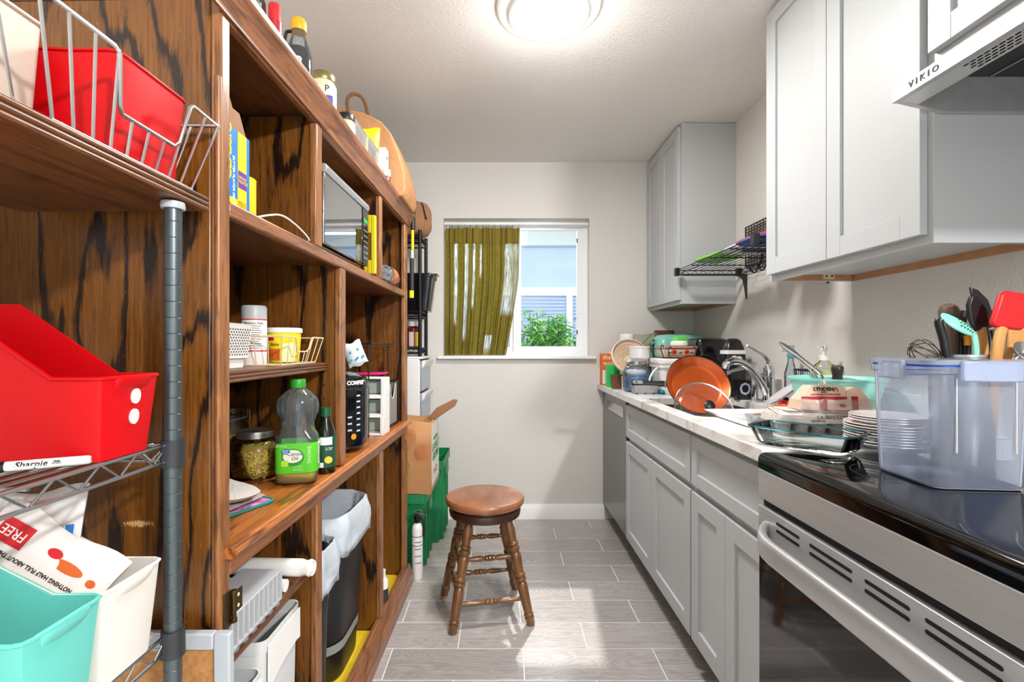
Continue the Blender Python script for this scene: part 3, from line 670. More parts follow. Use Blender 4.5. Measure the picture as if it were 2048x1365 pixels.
m_red = mat('red_plastic', (198, 2, 12), .45, spec=.3)
m_cream = mat('cream_plastic', (226, 220, 212), .4)
m_whitep = mat('white_plastic', (236, 234, 230), .4)
m_teal = mat('aqua_plastic', (104, 200, 188), .38)
def bin_(name, label, loc, m, W_=.11, Ln=.30, hf=.132, hb=.205, flat=.065, lip=True, rz=0):
    """stackable narrow bin: low front towards +x, rim climbing to the back"""
    t = thing(name, label, 'bin', loc, rz)
    b = MB(); n = 16; hw = W_/2; tp = .010; th = .0025
    def prof(x):  # rim height at distance x behind the front
        if x < flat: return hf
        if x < flat+.15: return hf+(hb-hf)*(x-flat)/.15
        return hb
    def shell(ins):
        rings = []
        for s in (0, 1):
            ring = []
            tpx = tp*(1-s)+ins; base = rrect(1, 1, 0, .16, 4)
            pts = []
            xs = [0, .0, -.006]
            # outline: front corners rounded, then along the sides with rim stations
            st_ = [flat, flat+.075, flat+.15]
            L_ = Ln
            right = [(-.012, -hw), (0-.003, -hw+.004), (0, -hw+.014)]
            left = [(0, hw-.014), (-.003, hw-.004), (-.012, hw)]
            side = [(-q, hw) for q in st_]; back = [(-L_+.012, hw), (-L_, hw-.012), (-L_, -hw+.012), (-L_+.012, -hw)]
            side2 = [(-q, -hw) for q in st_[::-1]]
            for (x, y) in right+left+side+back+side2:
                k = (hw-tpx)/hw; xx = x*(L_-2*tpx)/L_-tpx; yy = y*k
                z = prof(-x) if s else (ins if ins else 0)
                if s == 1 and ins: z -= 0
                pts.append(Vector((xx, yy, z)))
            rings.append(pts)
        return rings
    o = shell(0); i = shell(th)
    b.loft([o[0], o[1], i[1], i[0]]); b.build('shell', m, t, smooth=35)
    # rolled rim
    rp = [p+Vector((0, 0, 0)) for p in o[1]]
    MB().tube(rp, .0028, 6, True).build('rim', m, t)
    if lip:
        g = MB(); nn = 12
        pr = []
        for k in range(nn+1):
            y = -.034+.068*k/nn; d = .012*math.sqrt(max(0, 1-((k-nn/2)/(nn/2))**2)); pr.append((y, d))
        rg_ = [[Vector((-.010+.0, y, hf-.030)) for y, d in pr]+[Vector((-.012, y, hf-.030)) for y, d in pr[::-1]],
              [Vector((-.002+d, y, hf-.004)) for y, d in pr]+[Vector((-.006, y, hf-.004)) for y, d in pr[::-1]],
              [Vector((-.002+d, y, hf-.0)) for y, d in pr]+[Vector((-.006, y, hf-.0)) for y, d in pr[::-1]]]
        g.loft(rg_).build('handle_lip', m, t, smooth=60)
    return t
bx = bin_('storage_bin', 'red plastic storage bin inside the wire basket on the loose board', (-.522, .733, 1.441), m_red, W_=.146, Ln=.24, hf=.142, hb=.150, lip=False)
cbn = thing('storage_bin', 'cream plastic box at the near end of the silver wire basket', 'bin', (-.722, .60, 1.441))
MB().tub([(.100, .035, 0), (.106, .041, .01), (.116, .045, .16)], .003, r=.012).build('shell', mat('cream_box', (212, 200, 184), .5), cbn)
MB().tube([p for p in rrect(.117, .046, .16, .013, 4)], .003, 6, True).build('rim', MATS['cream_box'], cbn)
rb = bin_('storage_bin', 'red plastic storage bin with two white felt dots on middle wire shelf', (-.520, .6855, 1.0255), m_red, hf=.111, hb=.215, flat=.065)
m_felt = mat('felt', (226, 222, 222), .95, bump=.5, bscale=400)
for z in (.083, .054):
    M_ = frame((.0002-(.111-z)*.09, .006, z), (0, 1, 0), (.08, 0, 1))
    MB().loft([[M_ @ Vector((.0085*cos(2*PI*k/20), .011*sin(2*PI*k/20), q)) for k in range(20)] for q in (0, .0022)]).build('felt_dot', m_felt, rb)
wb = bin_('storage_bin', 'white plastic storage bin holding snack pouches on low wire shelf', (-.520, .690, .7235), m_cream, hf=.130, hb=.205)
tb = bin_('storage_bin', 'aqua plastic storage bin in front of the white one on low wire shelf', (-.520, .580, .7235), m_teal, hf=.130, hb=.205)
# marker pen
pen = thing('marker_pen', 'white permanent marker with black cap on the middle wire shelf edge', 'marker', (-.588, .612, 1.0305), 0, None, (0, 0, R(208)))
q = Matrix.Rotation(R(90), 4, 'Y')
m_penw = mat('pen_white', (226, 226, 222), .4); m_black = mat('black_plastic', (16, 16, 17), .4); m_ink = mat('black_print', (12, 12, 12), .6)
MB().lathe([(0, -.055), (.0045, -.055), (.0058, -.052), (.0062, .0), (.0062, .028), (0, .028)], n=16, M=q).build('barrel', m_penw, pen)
MB().lathe([(0, .028), (.0068, .028), (.006, .07), (.0045, .076), (0, .077)], n=16, M=q).build('cap', m_black, pen)
text('Sharpie', .0105, m_ink, pen, (.003, .0062, .0015), (-1, 0, 0), (0, .25, 1), shear=.3, bold=.0001)
text('FINE\nPOINT', .0032, m_ink, pen, (-.022, .0063, .0015), (-1, 0, 0), (0, .25, 1))
def uframe(o, r, u):
    r = Vector(r).normalized(); u = Vector(u); u = (u-r*u.dot(r)).normalized(); y = u.cross(r)
    return Matrix(((r.x, y.x, u.x, o[0]), (r.y, y.y, u.y, o[1]), (r.z, y.z, u.z, o[2]), (0, 0, 0, 1)))
# snack pouches in the white bin
def pouch(name, label, cat, M_, w, h_, d, m, parts=()):
    t = thing(name, label, cat); t.matrix_world = M_
    def fn(sgn):
        def g(a, b):
            u = (a-.5)*2; v = (b-.5)*2; th_ = max(0, (1-u*u))**.5*max(0, 1-v**4)**.6
            return (u*w/2*(1-.05*(1-v*v)), -sgn*d/2*th_-sgn*.0008, v*h_/2+.004*sin(a*9)*abs(v)**6)
        return g
    MB().grid(14, 14, fn(1)).grid(14, 14, fn(-1)).build('pouch', m, t, smooth=80); return t
m_pch = mat('white_pouch', (228, 224, 220), .35, bump=.25, bscale=30)
def stickers(t, items):
    for it in items:
        k = it[0]
        if k == 't': text(it[1], it[2], it[3], t, it[4], it[5] if len(it) > 5 else (1, 0, 0), it[6] if len(it) > 6 else (0, 0, 1), ext=.0003)
        else: decal(t, it[1], it[2], it[3], (1, 0, 0), (0, 0, 1), it[4], it[5], rad=it[6] if len(it) > 6 else 0, ell=len(it) > 7)
m_prtr = mat('print_red', (200, 24, 34), .5); m_prtg = mat('print_green', (60, 130, 50), .5); m_prtb = mat('print_blue', (40, 130, 210), .5); m_prto = mat('print_orange', (206, 96, 30), .5); m_prtw = mat('print_white', (240, 240, 238), .5); m_prty = mat('print_yellow', (240, 206, 50), .5)
p1 = pouch('snack_pouch', 'white snack pouch with red upside-down print lying in the white bin', 'snack bag', uframe((-.655, .688, .866), (.86, 0, -.48), (.40, .45, .75)), .20, .11, .022, m_pch)
Yf = -.0118
stickers(p1, [('d', 'print_patch', m_prtr, (-.055, Yf, .022), .045, .030), ('d', 'print_patch', m_prto, (.035, Yf+.001, .016), .05, .014, .007, 1), ('d', 'print_patch', m_prtr, (.01, Yf, .024), .022, .012, .006, 1), ('d', 'print_patch', m_prto, (.075, Yf+.004, .012), .014, .010, .005, 1)])
text('FREE', .018, m_prtw, p1, (-.055, Yf-.001, .022), (-1, 0, 0), (0, 0, -1))
text('NOTHING HALF FULL ABOUT THIS CUP', .0075, m_ink, p1, (-.004, Yf-.0012, -.004), (-1, 0, 0), (0, 0, -1), bold=.0001)
p2 = pouch('snack_pouch', 'white snack pouch with cherry print standing behind in the white bin', 'snack bag', uframe((-.705, .725, .885), (1, .1, .12), (-.12, .35, 1)), .15, .15, .024, m_pch)
stickers(p2, [('d', 'print_patch', m_prtb, (.058, -.008, -.02), .014, .075), ('d', 'print_patch', m_prtr, (.02, -.0125, .005), .022, .020, .01, 1), ('d', 'print_patch', m_prtg, (.028, -.0125, .020), .018, .007, .003, 1)])
text('U', .05, m_prtr, p2, (.04, -.0128, -.022), (1, 0, 0), (0, 0, 1), bold=.001)
# cork board leaning behind the rack
ck = thing('cork_board', 'cork notice board in grey frame leaning against hutch side', 'notice board', (-.690, .853, .0), rot=(R(1.0), 0, 0))
m_gf = mat('grey_frame', (178, 184, 190), .35)
f = MB(); w_, hh = .228, .69; fr_ = .028
for (x0, z0, x1, z1) in ((-w_, 0, -w_+fr_, hh), (w_-fr_, 0, w_, hh), (-w_+fr_, 0, w_-fr_, fr_), (-w_+fr_, hh-fr_, w_-fr_, hh)): f.box(x0, -.018, z0, x1, -.002, z1)
f.build('frame', m_gf, ck, bev=.003)
MB().box(-w_+fr_-.003, -.012, fr_-.003, w_-fr_+.003, -.004, hh-fr_+.003).build('cork', mat('cork', (176, 124, 72), .9, var=.2, vscale=120), ck)
lb = MB().box(.012, -.0135, .562, .085, -.012, .588).build('label', m_prtw, ck)
text('ART', .026, m_ink, lb, (.048, -.0137, .574), (1, 0, 0), (0, 0, 1), bold=.0008)
# ---------------------------------------------------------------- things in the hutch: upper row
def rzthing(name, label, cat, loc, rz=HT, group=None): return thing(name, label, cat, loc, rz, group)
AI = ((0, 1, 0), (0, 0, 1))       # reading frame for faces that look into the aisle
CA = ((1, 0, 0), (0, 0, 1))       # ... and for faces that look to the camera
m_pblue = mat('box_blue', (20, 120, 204), .4); m_pyel = mat('box_yellow', (246, 210, 20), .4); m_kraft = mat('kraft_card', (150, 108, 72), .7)
bxp = rzthing('popcorn_box', 'blue and yellow carton with torn brown flap in the upper cubby', 'box', (-.60, .963, 1.447))
MB().box(-.06, -.075, 0, .06, .075, .172).build('carton', m_pblue, bxp, bev=.001, smooth=0)
fm = MB().prism([(-.075, .172), (.0, .172), (.072, .172), (.045, .215), (.02, .215), (.01, .232), (-.075, .232)], 'x', .052, .055).build('flap', m_kraft, bxp)
decal(bxp, 'yellow_band', m_pyel, (.0605, .045, .086), *AI, .032, .170); decal(bxp, 'purple_patch', mat('box_purple', (110, 50, 150), .4), (.061, .045, .075), *AI, .030, .035)
decal(bxp, 'yellow_band', m_pyel, (.0605, .030, .016), *AI, .06, .03)
text('BUTTER FLAVOR MELTER', .0095, m_prtw, bxp, (.0608, .014, .062), (0, 0, -1), (0, 1, 0), bold=.0002)
text('CLASSIC', .03, m_pyel, bxp, (.0608, -.004, .12), (0, 0, 1), (0, -1, 0), bold=.001)
text('MOVIE\nTHEATER', .009, m_pyel, bxp, (.0615, .045, .075), *AI)
cy = rzthing('food_can', 'yellow food can standing beside the blue popcorn carton', 'can', (-.585, 1.082, 1.447))
MB().lathe([(0, 0), (.033, 0), (.034, .003), (.034, .10), (.0345, .104), (.033, .106), (0, .105)], n=28).build('can_body', mat('can_yellow', (232, 206, 40), .35), cy)
decal(cy, 'facts_panel', mat('facts_pale', (240, 226, 120), .5), (.0175, -.0292, .045), (.86, .5, 0), (0, 0, 1), .034, .066, bend=.034)
for k in range(7): decal(cy, 'print_line', m_ink, (.0178, -.0296, .018+k*.009), (.86, .5, 0), (0, 0, 1), .030, .0018, bend=.0345)
cb = [(-.515, 1.01, 1.4495), (-.497, 1.02, 1.452)]
cp = smooth_path([(-.53, 1.03, 1.451), (-.502, 1.05, 1.463), (-.497, 1.10, 1.475), (-.496, 1.165, 1.472), (-.495, 1.225, 1.461), (-.496, 1.25, 1.4515), (-.51, 1.255, 1.4495)], 8)
tag(MB().tube(cp, .0022, 8).build('cable', m_whitep), 'white cable arching over the front rail of the upper cubby', 'cable')
mw = rzthing('microwave', 'white microwave with mirror-dark glass door in the middle upper cubby', 'microwave', (-.66, 1.535, 1.447))
def microglass():
    N = NT('microwave_glass'); N.b.inputs['Base Color'].default_value = (.46, .47, .48, 1); N.b.inputs['Roughness'].default_value = .02; N.b.inputs['Metallic'].default_value = 1; return N.m
MB().box(-.16, -.2, .012, .155, .2, .235).build('casing', mat('micro_white', (206, 200, 190), .35), mw, bev=.004)
MB().box(.155, -.2, .014, .178, .135, .212).build('door', microglass(), mw, bev=.004)
dt = [(.155, .212), (.180, .212), (.186, .222), (.182, .234), (.165, .238), (.155, .238)]
MB().prism(dt, 'y', -.2, .2).build('top_trim', mat('micro_silver', (196, 196, 194), .2, .6), mw, bev=.001)
cpn = MB().box(.155, .137, .014, .180, .2, .212).build('control_panel', m_bg, mw, bev=.003)
text('12:01', .017, mat('green_led', (40, 230, 60), .4, emis=1.5), cpn, (.1806, .168, .17), *AI)
for r in range(6):
    for c_ in range(3): decal(cpn, 'button', mat('button_grey', (150, 150, 155), .5), (.1804, .153+.015*c_, .135-.019*r), *AI, .009, .004)
lv = rzthing('spirit_level', 'yellow spirit level standing upright beside the microwave', 'spirit level', (-.487, 1.80, 1.447))
pts = [(-.020, 0), (.020, 0), (.020, .212), (.016, .216), (-.020, .216)]
L_ = MB(); L_.box(-.022, -.011, 0, -.008, .011, .216).box(.006, -.011, 0, .021, .011, .216).box(-.008, -.011, .15, .006, .011, .216).box(-.008, -.011, 0, .006, .011, .05)
L_.build('level_body', mat('level_yellow', (214, 196, 24), .35), lv, bev=.0025)
MB().box(-.008, -.003, .05, .006, .003, .15).build('web', mat('level_shade', (112, 80, 20), .5), lv)
for k in range(14): MB().box(-.0228, -.0112, .012+k*.0145, -.018, -.0095, .016+k*.0145).build('scale_mark', m_ink, lv)
m_pet = glass('clear_plastic', (236, 240, 244), .12, (240, 244, 248), .05, bump=.25, bscale=45)
btl = thing('plastic_bottle', 'clear plastic bottle with orange label lying on its side in cubby', 'bottle', (-.487, 1.975, 1.482), rot=(R(-90), 0, R(-2)))
MB().lathe([(0, 0), (.030, .002), (.034, .012), (.0335, .06), (.031, .066), (.034, .074), (.034, .15), (.030, .175), (.016, .21), (.0135, .215), (.0135, .235)], n=28, caps=(True, False)).build('bottle_body', m_pet, btl)
MB().lathe([(.0345, .074), (.0347, .076), (.0347, .135), (.0345, .137)], n=28, caps=(False, False)).build('label', mat('orange_label', (232, 104, 24), .4, var=.5, vscale=28), btl)
MB().lathe([(0, .222), (.0155, .222), (.0155, .242), (0, .242)], n=20).build('cap', m_pet, btl)
# ---------------------------------------------------------------- middle row, adjustable shelf
ZS = 1.1305
pb = rzthing('storage_basket', 'white perforated plastic basket at near end of the middle shelf', 'basket', (-.685, 1.05, ZS))
MB().tub([(.090, .082, 0), (.092, .084, .02), (.098, .09, .022), (.104, .096, .094), (.107, .099, .099)], .0025, r=.022).build('basket_body', m_whitep, pb)
ho = MB()
for r in range(10):
    for k in range(15):
        z = .030+r*.0062; y = -.072+k*.0098+(r % 2)*.0049; x = .0985+(z-.022)*.083+.0003
        ho.lathe([(0, 0), (.0021, 0), (.0021, .0004), (0, .0004)], n=7, M=Matrix.Translation((x, y, z)) @ Matrix.Rotation(R(90), 4, 'Y'))
        ho.lathe([(0, 0), (.0021, 0), (.0021, .0004), (0, .0004)], n=7, M=Matrix.Translation((y*1.1, -x+.008, z)) @ Matrix.Rotation(R(90), 4, 'X'))
ho.build('perforations', mat('hole_grey', (70, 68, 62), .8), pb, kind='stuff')
m_chr = mat('chrome', (210, 212, 215), .08, 1)
def shaker_(label, x, y, h_):
    t = rzthing('shaker', label, 'shaker', (x, y, ZS+.004), 0)
    MB().lathe([(0, 0), (.019, 0), (.02, .01), (.02, h_-.035), (0, h_-.035)], n=20).build('shaker_jar', mat('spice_green', (120, 140, 60), .5), t)
    MB().lathe([(.0205, h_-.036), (.0205, h_-.004), (.018, h_), (0, h_+.001), ], n=20).build('chrome_lid', m_chr, t)
shaker_('chrome-lidded shaker standing in front in the white basket', -.625, 1.02, .132)
shaker_('taller chrome-lidded shaker standing behind in the white basket', -.66, 1.09, .146)
cn = rzthing('canister', 'white canister with grey lid and nutrition facts label on middle shelf', 'canister', (-.63, 1.235, ZS))
MB().lathe([(0, 0), (.028, 0), (.030, .004), (.030, .118), (0, .118)], n=32).build('canister_body', m_whitep, cn)
MB().lathe([(.029, .118), (.030, .119), (.030, .146), (.027, .151), (0, .152)], n=32, caps=(False, True)).build('lid', mat('frosted_grey', (176, 182, 184), .4), cn)
dn = (.45, -.89, 0); dr_ = (.89, .45, 0)
for z, hh in ((.114, .003), (.035, .003)): MB().lathe([(.0302, z), (.0305, z), (.0305, z+hh), (.0302, z+hh)], n=32, caps=(False, False)).build('red_stripe', m_prtr, cn)
text('Nutrition Facts', .0075, m_ink, cn, (.03*dn[0], .03*dn[1], .106), dr_, (0, 0, 1), bend=.0305, bold=.0001)
for k in range(11): decal(cn, 'print_line', mat('print_grey', (90, 90, 90), .5), (.0302*dn[0], .0302*dn[1], .099-k*.0055), dr_, (0, 0, 1), .036-.01*(k % 3 == 1), .0014, bend=.0302)
tub_ = rzthing('frosting_tub', 'yellow tub with white lid inside the beige wire basket', 'tub', (-.600, 1.335, ZS+.004))
MB().lathe([(0, 0), (.039, 0), (.041, .003), (.0455, .083), (0, .083)], n=36).build('tub_body', mat('tub_yellow', (238, 214, 22), .38), tub_)
MB().lathe([(0, .081), (.048, .081), (.0485, .083), (.0485, .091), (.046, .094), (0, .0935)], n=36).build('lid', m_whitep, tub_)
decal(tub_, 'red_logo', mat('print_crimson', (176, 20, 50), .5), (-.0135, -.0425, .064), (.95, -.3, 0), (0, 0, 1), .018, .009, bend=.045)
decal(tub_, 'photo_print', m_prto, (-.008, -.0415, .024), (.98, -.19, 0), (0, 0, 1), .036, .034, bend=.043)
decal(tub_, 'facts_panel', mat('facts_cream', (240, 234, 170), .5), (.030, -.031, .028), (.72, .69, 0), (0, 0, 1), .036, .052, bend=.044)
text('Bake', .012, mat('print_brown', (110, 60, 20), .5), tub_, (-.004, -.0445, .049), (.98, -.1, 0), (0, 0, 1), bend=.045, shear=.3)
wire_basket('wire_basket', 'beige wire basket with dipped front holding the yellow tub', -.73, -.545, 1.20, 1.42, ZS, 1.203, 1.164, 1.262, 1.352, mat('beige_wire', (216, 196, 156), .45), .0014, .014, 7)
# ---------------------------------------------------------------- ledge
ZL = .8128
m_glassj = glass('jar_glass', (240, 246, 242), 0, rough=.02, edge=.35, hcol=(150, 160, 150))
m_lid = mat('tin_lid', (196, 196, 192), .28, .95)
pj_ = rzthing('pasta_jar', 'squat glass jar of macaroni with tin lid on the ledge', 'jar', (-.690, 1.362, ZL))
MB().lathe([(0, .002), (.045, .002), (.058, .008), (.063, .03), (.063, .075), (.055, .097), (.045, .105), (.045, .114)], n=40, caps=(True, False)).build('glass', m_glassj, pj_)
MB().lathe([(0, .112), (.048, .112), (.049, .115), (.048, .119), (.049, .122), (.048, .130), (.044, .1325), (0, .132)], n=40).build('lid', m_lid, pj_)
# macaroni: a dense heap of little elbows, uncountable
mc = MB(); pr_ = random.Random(5)
for k in range(900):
    a = pr_.uniform(0, 6.283); z = pr_.uniform(.008, .096); rm = .0595 if .02 < z < .08 else (.050 if z < .02 else .050-(z-.08)*.5)
    r_ = rm*(1-.10*pr_.random()); ax = Vector((cos(a), sin(a), 0)); tn = Vector((-sin(a), cos(a), 0)); th = pr_.uniform(0, 6.283)
    u = tn*cos(th)+Vector((0, 0, 1))*sin(th); v = -tn*sin(th)+Vector((0, 0, 1))*cos(th); c0 = ax*r_+Vector((0, 0, z)); mc.mi = k % 2
    mc.tube([c0+u*.0042*cos(q)+v*.0042*sin(q) for q in (0, .9, 1.8, 2.7, 3.6)], .0017, 5)
mc.build('macaroni', [mat('pasta_a', (222, 190, 92), .5), mat('pasta_b', (196, 160, 70), .5)], pj_, kind='stuff')
MB().lathe([(0, .006), (.05, .008), (.057, .03), (.057, .075), (.048, .094), (0, .097)], n=24).build('macaroni_core', mat('pasta_core', (150, 120, 50), .8), pj_)
cj = rzthing('clip_jar', 'glass clip-top jar of grain at near end of the ledge', 'jar', (-.805, 1.44, ZL))
MB().lathe([(0, .002), (.045, .002), (.05, .01), (.05, .13), (.042, .15), (.042, .165)], n=32, caps=(True, False)).build('glass', m_glassj, cj)
MB().lathe([(0, .006), (.046, .01), (.046, .11), (0, .115)], n=24).build('grain', mat('grain_fill', (120, 100, 40), .8, var=.3, vscale=200), cj)
MB().lathe([(0, .168), (.044, .168), (.046, .175), (.044, .185), (0, .19)], n=32).build('lid', m_glassj, cj)
MB().tube([(.02, -.046, .15), (.044, -.02, .155), (.051, 0, .158), (.052, .0, .18), (.052, .012, .176), (.052, .01, .15), (.046, .03, .155)], .0015, 6).build('wire_clip', m_chrome, cj)
def superlathe(prof, n=40):
    """loft of rounded-square rings: (halfx, halfy, z, squareness)"""
    rings = []
    for hx_, hy_, z, sq in prof:
        ring = []
        for k in range(n):
            a = 2*PI*k/n; c, s = cos(a), sin(a); e = 2/(2+sq*4)
            ring.append(Vector((hx_*math.copysign(abs(c)**e, c), hy_*math.copysign(abs(s)**e, s), z)))
        rings.append(ring)
    return rings
co = rzthing('oil_bottle', 'clear canola oil bottle with green cap and bright green label', 'bottle', (-.553, 1.318, ZL), R(14))
m_petb = glass('bottle_plastic', (232, 238, 240), .10, (225, 235, 240), .03, bump=.15, bscale=20, edge=.5)
W2 = .053
prf = [(.046, .036, .001, .6), (.052, .041, .006, .7), (W2, .042, .03, .7), (.0535, .042, .11, .7), (.053, .041, .122, .5), (.044, .036, .140, .2), (.042, .035, .152, .1), (.044, .036, .165, .1), (.051, .041, .185, 0), (.053, .043, .205, 0), (.050, .041, .222, 0), (.032, .028, .241, 0), (.019, .019, .250, 0), (.0165, .0165, .256, 0), (.0165, .0165, .262, 0)]
MB().loft(superlathe(prf), True, False, (True, False)).build('bottle_body', m_petb, co, smooth=60)
ri = MB()
for k in range(18):
    a = 2*PI*k/18+.1; pts = []
    for hx_, hy_, z, sq in prf[8:13]: pts.append((hx_*1.0*cos(a), hy_*1.0*sin(a), z))
    ri.tube(pts, .0013, 5)
ri.build('ribs', m_petb, co)
oi = [(.044, .034, .003, .6), (.050, .039, .008, .7), (.051, .040, .029, .7)]
MB().loft(superlathe(oi)).build('oil', mat('oil_yellow', (206, 172, 30), .1, spec=.5), co)
m_grn = mat('label_green', (86, 196, 34), .42)
la = [(.0534, .0424, .031, .7), (.0540, .0426, .033, .7), (.0542, .0426, .108, .7), (.0538, .0424, .110, .7)]
MB().loft(superlathe(la), False).build('label', m_grn, co, smooth=60)
fx, fy = (1, 0, 0), (0, 0, 1); yl = -.0432
decal(co, 'dark_oval', mat('label_dkgreen', (40, 140, 40), .5), (-.006, yl+.0004, .073), fx, fy, .056, .046, ell=True)
decal(co, 'pale_oval', mat('label_pale', (226, 230, 214), .5), (-.006, yl, .076), fx, fy, .048, .034, ell=True)
decal(co, 'blue_badge', mat('label_blue', (20, 92, 176), .5), (-.024, yl-.0004, .089), fx, fy, .021, .014, ell=True)
decal(co, 'glass_icon', mat('label_lime', (170, 220, 60), .5), (-.026, yl-.0002, .058), fx, fy, .018, .016, .004)
text('Great\nValue', .0062, m_prtw, co, (-.024, yl-.0012, .089), fx, fy)
text('Canola\nOil', .0135, m_ink, co, (-.001, yl-.0008, .076), fx, fy)
m_lw = mat('label_text', (190, 235, 160), .5)
text('BAKING', .0125, m_lw, co, (.034, yl-.0004, .078), (0, 0, -1), (1, 0, 0), bold=.0002); text('FRYING', .008, m_lw, co, (-.034, yl-.0002, .103), fx, fy); text('FRYING', .007, m_lw, co, (.006, yl-.0002, .040), fx, fy)
text('SAUTEING', .005, m_lw, co, (.006, yl-.0002, .048), fx, fy)
decal(co, 'facts_panel', m_prtw, (.0545, -.006, .078), (0, 1, 0), fy, .030, .056)
for k in range(8): decal(co, 'print_line', m_ink, (.0552, -.006, .055+k*.0062), (0, 1, 0), fy, .024, .0028)
MB().lathe([(0, .254), (.0195, .254), (.020, .257), (.020, .274), (.0185, .277), (0, .277)], n=28).build('cap', mat('cap_green', (46, 150, 40), .4), co)
ob = rzthing('olive_oil_bottle', 'dark olive oil bottle with green cap tucked behind the canola', 'bottle', (-.512, 1.412, ZL))
m_dkg = mat('dark_bottle', (14, 22, 14), .12, coat=.5)
MB().lathe([(0, 0), (.026, 0), (.028, .004), (.028, .105), (.025, .125), (.014, .155), (.0125, .165), (0, .165)], n=28).build('bottle_body', m_dkg, ob)
MB().lathe([(0, .163), (.0155, .163), (.0155, .170), (.0145, .187), (0, .188)], n=24).build('cap', mat('cap_dkgreen', (14, 80, 40), .4), ob)
MB().lathe([(.0282, .018), (.0285, .018), (.0285, .108), (.0282, .108)], n=32, caps=(False, False)).build('label', mat('label_forest', (24, 74, 50), .5), ob)
dn2 = Vector((.42, -.91, 0)); dr2 = (.91, .42, 0)
decal(ob, 'white_band', m_prtw, dn2*.0287+Vector((0, 0, .094)), dr2, fy, .034, .022, bend=.0287); decal(ob, 'white_band', m_prtw, dn2*.0287+Vector((-.004, 0, .026)), dr2, fy, .034, .014, bend=.0287)
text('Extra Virgin\nOlive Oil', .0055, m_prtw, ob, dn2*.0288+Vector((.004, .002, .072)), dr2, fy, bend=.029); decal(ob, 'yellow_oval', m_prty, dn2*.029+Vector((.005, .003, .040)), dr2, fy, .022, .020, ell=True)
# pot holders and mitt
def pad(name, label, cat, loc, rz, w, d, t_, m, hem=None, bump=.002, rr=.02, sd=1):
    th = thing(name, label, cat, loc, rz); r_ = random.Random(sd); ph = r_.uniform(0, 6)
    def fn(sg):
        def g(a, b):
            u = (a-.5)*2; v = (b-.5)*2; e = max(0, (1-abs(u)**6))*max(0, (1-abs(v)**6))
            k = 1-.06*(abs(u*v))**3
            return (u*w/2*k, v*d/2*k, t_/2+sg*t_/2*e**.5+sg*bump*sin(u*11+ph)*sin(v*11)*e)
        return g
    MB().grid(24, 24, fn(1)).grid(24, 24, fn(-1)).build('cloth', m, th, smooth=80)
    if hem: MB().tube([p for p in rrect(w/2*.985, d/2*.985, t_/2, rr, 5)], t_*.55, 6, True).build('hem', hem, th)
    return th
pad('pot_holder', 'pink woven pot holder with teal hem, lowest of the kitchen linens', 'pot holder', (-.660, 1.10, ZL), R(-24), .20, .19, .007, mat('pink_weave', (200, 120, 170), .9, var=.5, vscale=90), mat('teal_hem', (24, 128, 116), .8))
pad('pot_holder', 'plain grey quilted pot holder lying between pink pad and mitt', 'pot holder', (-.665, 1.095, ZL+.008), R(-14), .19, .17, .012, mat('grey_quilt', (158, 154, 150), .9, bump=.4, bscale=120), None, .001)
mt = thing('oven_mitt', 'pale grey quilted oven mitt lying on top of pot holders', 'oven mitt', (-.655, 1.10, ZL+.0205), R(-10))
def mitt(sg):
    def g(a, b):
        u = (a-.5)*2; v = (b-.5)*2; th = 2*PI*a; rr = b
        ex = .10*(1+.12*cos(th)); ey = .068*(1+.18*cos(2*th+1)+.25*max(0, cos(th-1.9))**6)
        z = .016+sg*.016*max(0, 1-rr**4)**.6+sg*.0032*sin(rr*cos(th)*15+.6)*sin(rr*sin(th)*13)*(1-rr*rr)
        return (ex*rr*cos(th), ey*rr*sin(th), z)
    return g
MB().grid(40, 10, mitt(1)).grid(40, 10, mitt(-1)).build('mitt_body', mat('mitt_grey', (186, 180, 174), .92, bump=.5, bscale=90), mt, smooth=80)
# pressure cooker
pc = thing('pressure_cooker', 'black electric pressure cooker with round orange start button on ledge', 'pressure cooker', (-.615, 1.735, ZL))
m_blk = mat('gloss_black', (13, 14, 17), .18, coat=.4)
MB().lathe([(0, 0), (.11, 0), (.118, .008), (.128, .02), (.134, .05), (.135, .215), (.135, .22), (.137, .222), (.137, .232), (.128, .252), (.09, .27), (.05, .276), (0, .277)], n=56).build('pot_body', m_blk, pc)
MB().lathe([(.1355, .218), (.1375, .218), (.1375, .222), (.1355, .222)], n=56, caps=(False, False)).build('seam_ring', mat('steel_dark', (90, 92, 95), .3, .9), pc)
MB().lathe([(0, .276), (.03, .277), (.034, .285), (.03, .30), (.02, .306), (0, .307)], n=28, sx=1.7).build('lid_handle', m_blk, pc)
pn = Vector((.62, -.785, 0)); pt = (.785, .62, 0)
def pp(u, z, r_=.1385):  # point on the panel arc
    a = u/.1385; n_ = Vector((pn.x*cos(a)+pt[0]*sin(a), pn.y*cos(a)+pt[1]*sin(a), 0)); return n_*r_+Vector((0, 0, z))
def pframe(u):
    a = u/.1385; n_ = Vector((pn.x*cos(a)+pt[0]*sin(a), pn.y*cos(a)+pt[1]*sin(a), 0)); return (-n_.y, n_.x, 0)
pbx = MB()
def bend_box(w, h_, zc, r0, r1, rad):
    b = MB(); rings = []
    out = rrect(w/2, h_/2, 0, rad, 5)
    # subdivide horizontally so that it follows the pot
    return b.loft([[pp(p.x, zc+p.y, r0) for p in out], [pp(p.x, zc+p.y, r1) for p in out]])
bend_box(.150, .196, .118, .13, .1405, .012).build('panel_rim', mat('panel_silver', (120, 124, 130), .3, .8), pc)
bend_box(.146, .192, .118, .13, .1412, .011).build('control_panel', mat('panel_navy', (10, 13, 24), .12, coat=.5), pc)
bend_box(.146, .036, .240, .125, .1405, .006).build('badge_panel', m_blk, pc)
